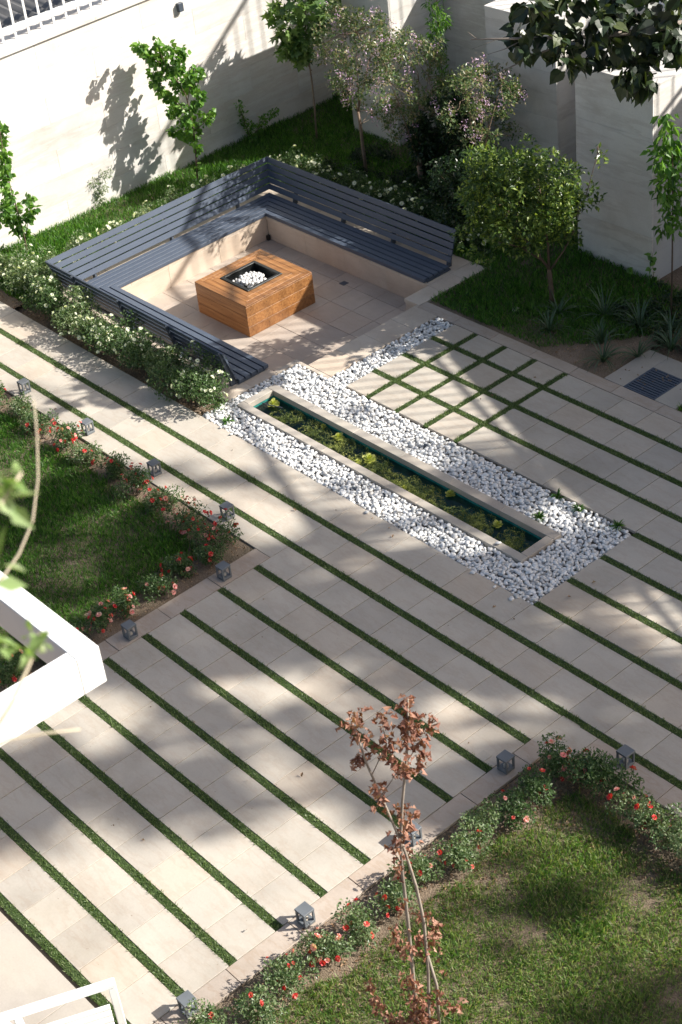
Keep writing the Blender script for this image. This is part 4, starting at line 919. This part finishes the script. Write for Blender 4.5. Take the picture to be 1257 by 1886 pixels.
# ---- strap leaved plants
def strap(x, y, r, n, seed, lab):
    g = np.random.default_rng(seed); V = []; F = []
    for i in range(n):
        a = g.uniform(0, 6.28); L_ = r * g.uniform(.7, 1.15); el = g.uniform(.7, 1.35); w = .006 + .003 * g.random(); p = A([x, y, -.02]); d = A([math.cos(a) * math.cos(el), math.sin(a) * math.cos(el), math.sin(el)])
        sd = A([-math.sin(a), math.cos(a), 0]); b_ = len(V)
        for j in range(6):
            t = j / 5; ww_ = w * (1 - t ** 2.2) + .0008; V += [tuple(p + sd * ww_), tuple(p - sd * ww_)]; p = p + d * L_ / 5; d = norm(d + A([0, 0, -.32 * (1 + t)]) * (1.35 - el * .6))
        F += [(b_ + 2 * j, b_ + 2 * j + 1, b_ + 2 * j + 3, b_ + 2 * j + 2) for j in range(5)]
    return tag(link('strap_leaf_plant', np_mesh('strap_leaf_plant', A(V), A(F), MT['yucca'])), lab, 'plant', 'strap leaved plants in the right planting bed')
for x, y, r, lab in ((-.78, 3.68, .34, 'strap leaved plant leftmost, beside the round tree trunk'), (-.50, 4.30, .46, 'tall strap leaved plant farthest back in the bed'), (-.02, 4.35, .42, 'strap leaved plant at the back right of the clump'),
                     (-.15, 3.85, .36, 'strap leaved plant in the middle of the clump'), (.12, 3.56, .38, 'strap leaved plant closest to the paving kerb'), (.55, 4.20, .40, 'strap leaved plant behind the slab with the drain grate'), (1.0, 4.35, .38, 'strap leaved plant at the right photo edge above the drain grate')):
    strap(x, y, r, 34, int(abs(x * 100 + y * 10)) + 7, lab)
# weeds at the pebbles
for i, (x, y, r, lab) in enumerate(((1.45, 1.36, .10, 'small grass tuft at the far edge of the pebbles, left of three'), (1.75, 1.33, .10, 'small grass tuft at the far edge of the pebbles, middle of three'), (2.22, 1.37, .10, 'small grass tuft at the far right corner of the pebbles'), (1.55, .98, .10, 'small grass tuft between trough edge and pebbles'),
                                   (-2.25, .08, .10, 'faint grass tuft in the pebbles near the hedge end'))):
    o = strap(x, y, r, 40, 900 + i, lab); o.name = 'grass_tuft'; o['category'] = 'grass tuft'; o['group'] = 'grass tufts growing in the pebbles'; o.data.materials[0] = MT['lawn']

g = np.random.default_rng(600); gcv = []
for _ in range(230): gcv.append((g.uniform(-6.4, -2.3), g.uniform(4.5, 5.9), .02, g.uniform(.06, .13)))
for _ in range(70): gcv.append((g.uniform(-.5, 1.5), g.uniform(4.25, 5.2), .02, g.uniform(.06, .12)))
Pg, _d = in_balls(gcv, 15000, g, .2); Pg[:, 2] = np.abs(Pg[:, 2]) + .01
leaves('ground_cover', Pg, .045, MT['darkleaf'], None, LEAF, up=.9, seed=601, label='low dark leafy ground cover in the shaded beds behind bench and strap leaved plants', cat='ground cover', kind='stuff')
for x, y, r_, lab in ((-.95, 4.02, .34, 'strap leaved plant half under the round tree'), (.36, 3.86, .34, 'low strap leaved plant just left of the slab with the drain grate'), (.30, 4.50, .36, 'strap leaved plant deep in the shade at the foot of the slim tree')):
    strap(x, y, r_, 30, int(abs(x * 97 + y * 13)) + 3, lab)
# ---- drain grate slab
b = MB(); 
gr = empty('drain_slab', (.85, 3.7, 0), 'square stone slab framing a dark slatted drain grate', 'drain')
for bx in ((.362, .63, 3.302, 4.06), (1.06, 1.335, 3.302, 4.06), (.631, 1.059, 3.795, 4.06)):
    b = MB(); b.box(*bx, -.03, .003); b.build('frame_stone', MT['coping'], gr, bevel=.002)
b = MB()
b.box(.632, 1.058, 3.303, 3.323, -.03, .004); b.box(.632, 1.058, 3.773, 3.793, -.03, .004); b.box(.632, .652, 3.323, 3.773, -.03, .004); b.box(1.038, 1.058, 3.323, 3.773, -.03, .004); b.build('grate_frame', MT['slat'], gr)
for i in range(11):
    y = 3.335 + .0405 * i; b = MB(); b.box(.653, 1.037, y, y + .024, -.02, .002); b.build('grate_bar', MT['slat'], gr)
b = MB(); b.box(.632, 1.058, 3.303, 3.793, -.07, -.05); b.build('pit_cover', MT['black'], gr)
# small extras
b = MB(); p_ = at_z(1090 - 1, 0) if False else at_z(300 + 5 / 1, 0) if False else None
b = MB(); b.box(3.40, 3.50, -1.80, -1.70, 0.0, .006); tag(b.build('junction_cover', MT['coping'], None, bevel=.001), 'small square grey cover tile beside the lantern by the right lawn corner', 'cover')
c_ = at_z(757 + 487 / 2.514, 400 + 430 / 2.514); b = MB(); b.tube([(c_[0], c_[1], -.01), (c_[0], c_[1], .02)], .045, 16); tag(b.build('inground_light', MT['glass'], None, True), 'round pale inground light in the dark grass beside the bench end', 'light')

# ================================================================== NEAR THINGS
# terrace corner, lower left
tp = empty('lower_terrace', (3, -6.6, 0)); tag(tp, kind='structure')
for i in range(5):
    for j in range(2): slab(tp, 1.0 + 1.0 * i, 2.0 + 1.0 * i, -5.575 - .85 * (j + 1), -5.575 - .85 * j, .02, .05, 'coping', 'terrace_slab')
# white garden chair with slatted seat
ch = empty('garden_chair', (3.3, -5.9, .02), 'white slatted garden armchair cut by the bottom left corner', 'chair')
D = A([.40, .917, 0]); S_ = A([.917, -.40, 0])      # along the arm, across towards the right
E0 = A([3.50, -5.50, .53])
def CP(a, s_, z): p_ = E0 + D * a + S_ * s_; return (p_[0], p_[1], z)
for s_ in (0, .58):
    b = MB(); b.hexa([CP(-1.0, s_ - .035, .50), CP(.0, s_ - .035, .50), CP(.0, s_ + .035, .50), CP(-1.0, s_ + .035, .50), CP(-1.0, s_ - .035, .545), CP(.0, s_ - .035, .545), CP(.0, s_ + .035, .545), CP(-1.0, s_ + .035, .545)]); b.build('armrest', MT['white'], ch, bevel=.008)
    for a in (-.03, -.72):
        b = MB(); b.hexa([CP(a - .03, s_ - .03, .02), CP(a + .03, s_ - .03, .02), CP(a + .03, s_ + .03, .02), CP(a - .03, s_ + .03, .02), CP(a - .03, s_ - .03, .50), CP(a + .03, s_ - .03, .50), CP(a + .03, s_ + .03, .50), CP(a - .03, s_ + .03, .50)]); b.build('leg', MT['white'], ch, bevel=.006)
for i in range(9):
    s_ = .055 + i * .055; b = MB(); b.hexa([CP(-.72, s_, .36), CP(-.08, s_, .36), CP(-.08, s_ + .038, .36), CP(-.72, s_ + .038, .36), CP(-.72, s_, .385), CP(-.08, s_, .385), CP(-.08, s_ + .038, .385), CP(-.72, s_ + .038, .385)]); b.build('seat_slat', MT['white'], ch, bevel=.003)
for i in range(9):
    s_ = .055 + i * .055; b = MB(); b.hexa([CP(-.76, s_, .40), CP(-.73, s_, .40), CP(-.73, s_ + .038, .40), CP(-.76, s_ + .038, .40), CP(-.98, s_, .95), CP(-.95, s_, .95), CP(-.95, s_ + .038, .95), CP(-.98, s_ + .038, .95)]); b.build('back_slat', MT['white'], ch)
# white balcony frame, left
bf = empty('balcony_frame', (5.2, -6.0, 4.79), 'white painted balcony frame corner jutting in from the left', 'balcony')
b = MB(); b.box(2.2, 5.305, -6.033, -5.90, 4.775, 5.0); b.build('beam', MT['white'], bf, bevel=.004)
b = MB(); b.box(5.222, 5.305, -9.5, -6.034, 4.775, 5.0); b.build('beam', MT['white'], bf, bevel=.004)
# blurred branch near the viewer, left edge
g = np.random.default_rng(150)
def near(px, py, dist): d = ray(px, py); return CAM_C + d / np.linalg.norm(d) * dist
st = [([tuple(near(x, y, 3.2)) for x, y in ((62, 735), (68, 800), (70, 880), (60, 960), (35, 1020), (-10, 1085), (-80, 1180))], .0014, .0030), ([tuple(near(x, y, 3.0)) for x, y in ((-60, 1400), (20, 1362), (90, 1350), (148, 1344))], .0028, .0020),
      ([tuple(near(x, y, 2.8)) for x, y in ((-60, 1420), (20, 1300), (60, 1210), (75, 1165))], .004, .002), ([tuple(near(x, y, 2.4)) for x, y in ((-80, 1000), (-20, 960), (40, 870))], .004, .002)]
bl = [(*near(x - 22, y, dd), .012) for x, y, dd in ((15, 880, 2.4), (35, 860, 2.4), (10, 910, 2.4), (25, 930, 2.4), (5, 1000, 2.5), (25, 1040, 2.5), (10, 1080, 2.6), (80, 1165, 2.8), (30, 1190, 2.8), (60, 1200, 2.8), (100, 1190, 2.8), (20, 1230, 2.8), (75, 1210, 2.8), (5, 1170, 2.8), (-20, 1240, 2.8), (-20, 900, 2.5), (-30, 1060, 2.6))]
nb = plant('near_branch', 'out of focus pale green branch close to the viewer at the left edge', 'branch', tuple(near(-60, 1200, 3.0)), [], bl, 60, .044, 'nearleaf', LEAF, 'greybark', .6, 0, 151, sub='foliage')
for pts, r0, r1 in st:
    b = MB(); limb(pts, r0, r1, b); b.build('stem', MT['tanstem'], nb, True)

# ================================================================== WHAT STANDS OUTSIDE THE FRAME AND SHADES IT
# neighbouring building behind the garden: facade with a railed roof terrace
HB = 5.0
nbld = empty('neighbour_building', (0, 9, 0), 'pale rendered neighbouring building with a railed roof terrace, standing beyond the rear wall', 'building')
KN = [(4.2, .45), (1.7, 1.42), (-1.3, 2.55), (-3.1, 4.1), (-9.0, 5.6), (-22.0, 8.0)]
bars = MB()
for (u0, v0), (u1, v1) in zip(KN[1:], KN[:-1]):
    a = A([u0 + HB * .9, v0 + HB * 1.05]); c = A([u1 + HB * .9, v1 + HB * 1.05]); dr = norm(c - a)
    b = MB(); b.hexa([(*a, 0), (*c, 0), (c[0], 18.0, 0), (a[0], 18.0, 0), (*a, HB), (*c, HB), (c[0], 18.0, HB), (a[0], 18.0, HB)]); b.build('wall', MT['block'], nbld)
    for z, t in ((HB + 1.92, .07), (HB + .10, .04)):
        b = MB(); b.bar((*a, z), (*c, z), .05, t); b.build('rail', MT['white'], nbld)
    k = 0.0
    while k < np.linalg.norm(c - a):
        p_ = a + dr * k; bars.tube([(*p_, HB), (*p_, HB + 1.9)], .011, 5, False); k += .17
tag(bars.build('railing_bars', MT['white'], nbld), kind='stuff')
# tall trees to the right of the garden; their crowns throw the dappled shade on the paving and lawns
SH = """
000000000000
000000000000
000000000000
000000000000
000000000000
000000000000
000000000000
500000110000
542431115600
443656777743
554567766543
656666666544
445455556666
445443455665
432100113553
000000012332
000000001122
000000000122
""".split()
g = np.random.default_rng(400)
gx = g.uniform(-60, 1330, 30000); gy = g.uniform(600, 1900, 30000)
ci = np.clip(gx / 104.75 - .5, 0, 11); ri = np.clip(gy / 104.8 - .5, 0, 17)
Mx = A([[int(c_) for c_ in r_] for r_ in SH], float)
c0 = np.floor(ci).astype(int); r0 = np.floor(ri).astype(int); c1 = np.minimum(c0 + 1, 11); r1 = np.minimum(r0 + 1, 17); fc = ci - c0; fr_ = ri - r0
sh = (Mx[r0, c0] * (1 - fc) + Mx[r0, c1] * fc) * (1 - fr_) + (Mx[r1, c0] * (1 - fc) + Mx[r1, c1] * fc) * fr_
G = A([at_z(x, y) for x, y in zip(gx, gy)])
nz = fbm(G[:, 0] * 2.2 + G[:, 1] * .4, G[:, 1] * 2.2 - G[:, 0] * .9, 77) + .35 * fbm(G[:, 0] * 5, G[:, 1] * 5, 78)
srt = np.sort(nz); q_ = np.searchsorted(srt, nz) / len(nz)
fr_s = sh / 9.0 * .95
cov = .84 / (1 + np.exp(-(fr_s - q_) / .07)) * np.clip(fr_s * 4, 0, 1)
tau = -np.log(1 - cov); G = G[g.random(len(G)) < tau / 2.3]; print('crown leaves', len(G))
hh = g.uniform(15, 19, len(G)); crown = G + hh[:, None] * A([.9, 1.05, 1.0])
tix = (crown[:, 0] - crown[:, 1] * .6 > np.median(crown[:, 0] - crown[:, 1] * .6)).astype(int)
for t_ in (0, 1):
    cpts = crown[tix == t_]; cen = cpts.mean(0); base = (cen[0] + 1.5, cen[1] + 1.0, 0)
    r = empty('tall_tree', base, 'tall broad leaved tree outside the frame to the right, %s of two' % ('farther' if t_ == 0 else 'nearer'), 'tree')
    b = MB(); limb([base, (base[0] - .3, base[1], 5), (cen[0] + .5, cen[1] + .3, cen[2] - 3)], .35, .18, b, 8)
    for i in range(26):
        e = cpts[g.integers(len(cpts))]; limb(wob((cen[0] + .5, cen[1] + .3, cen[2] - 3), e, 5, .3, g), .09, .015, b, 5)
    b.build('trunk', MT['bark'], r, True)
    leaves('crown', cpts, .25, MT['darkleaf'], r, HEART, .3, .2, seed=500 + t_)

g = np.random.default_rng(910); n = 70
q = np.column_stack([g.uniform(-7, 6, n), g.uniform(-5.4, 3.0, n), np.full(n, .006)])
k = ~((q[:, 0] < -.2) & (q[:, 1] < -1.2)) & ~((q[:, 0] > 3.8) & (q[:, 1] < -1.2)) & ~((q[:, 0] < -1.7) & (q[:, 1] > 0))
leaves('fallen_leaves', q[k], .035, MT['straw'], None, CURL, up=2, seed=33, label='few small dry leaves fallen on the paving', cat='fallen leaves', kind='stuff')
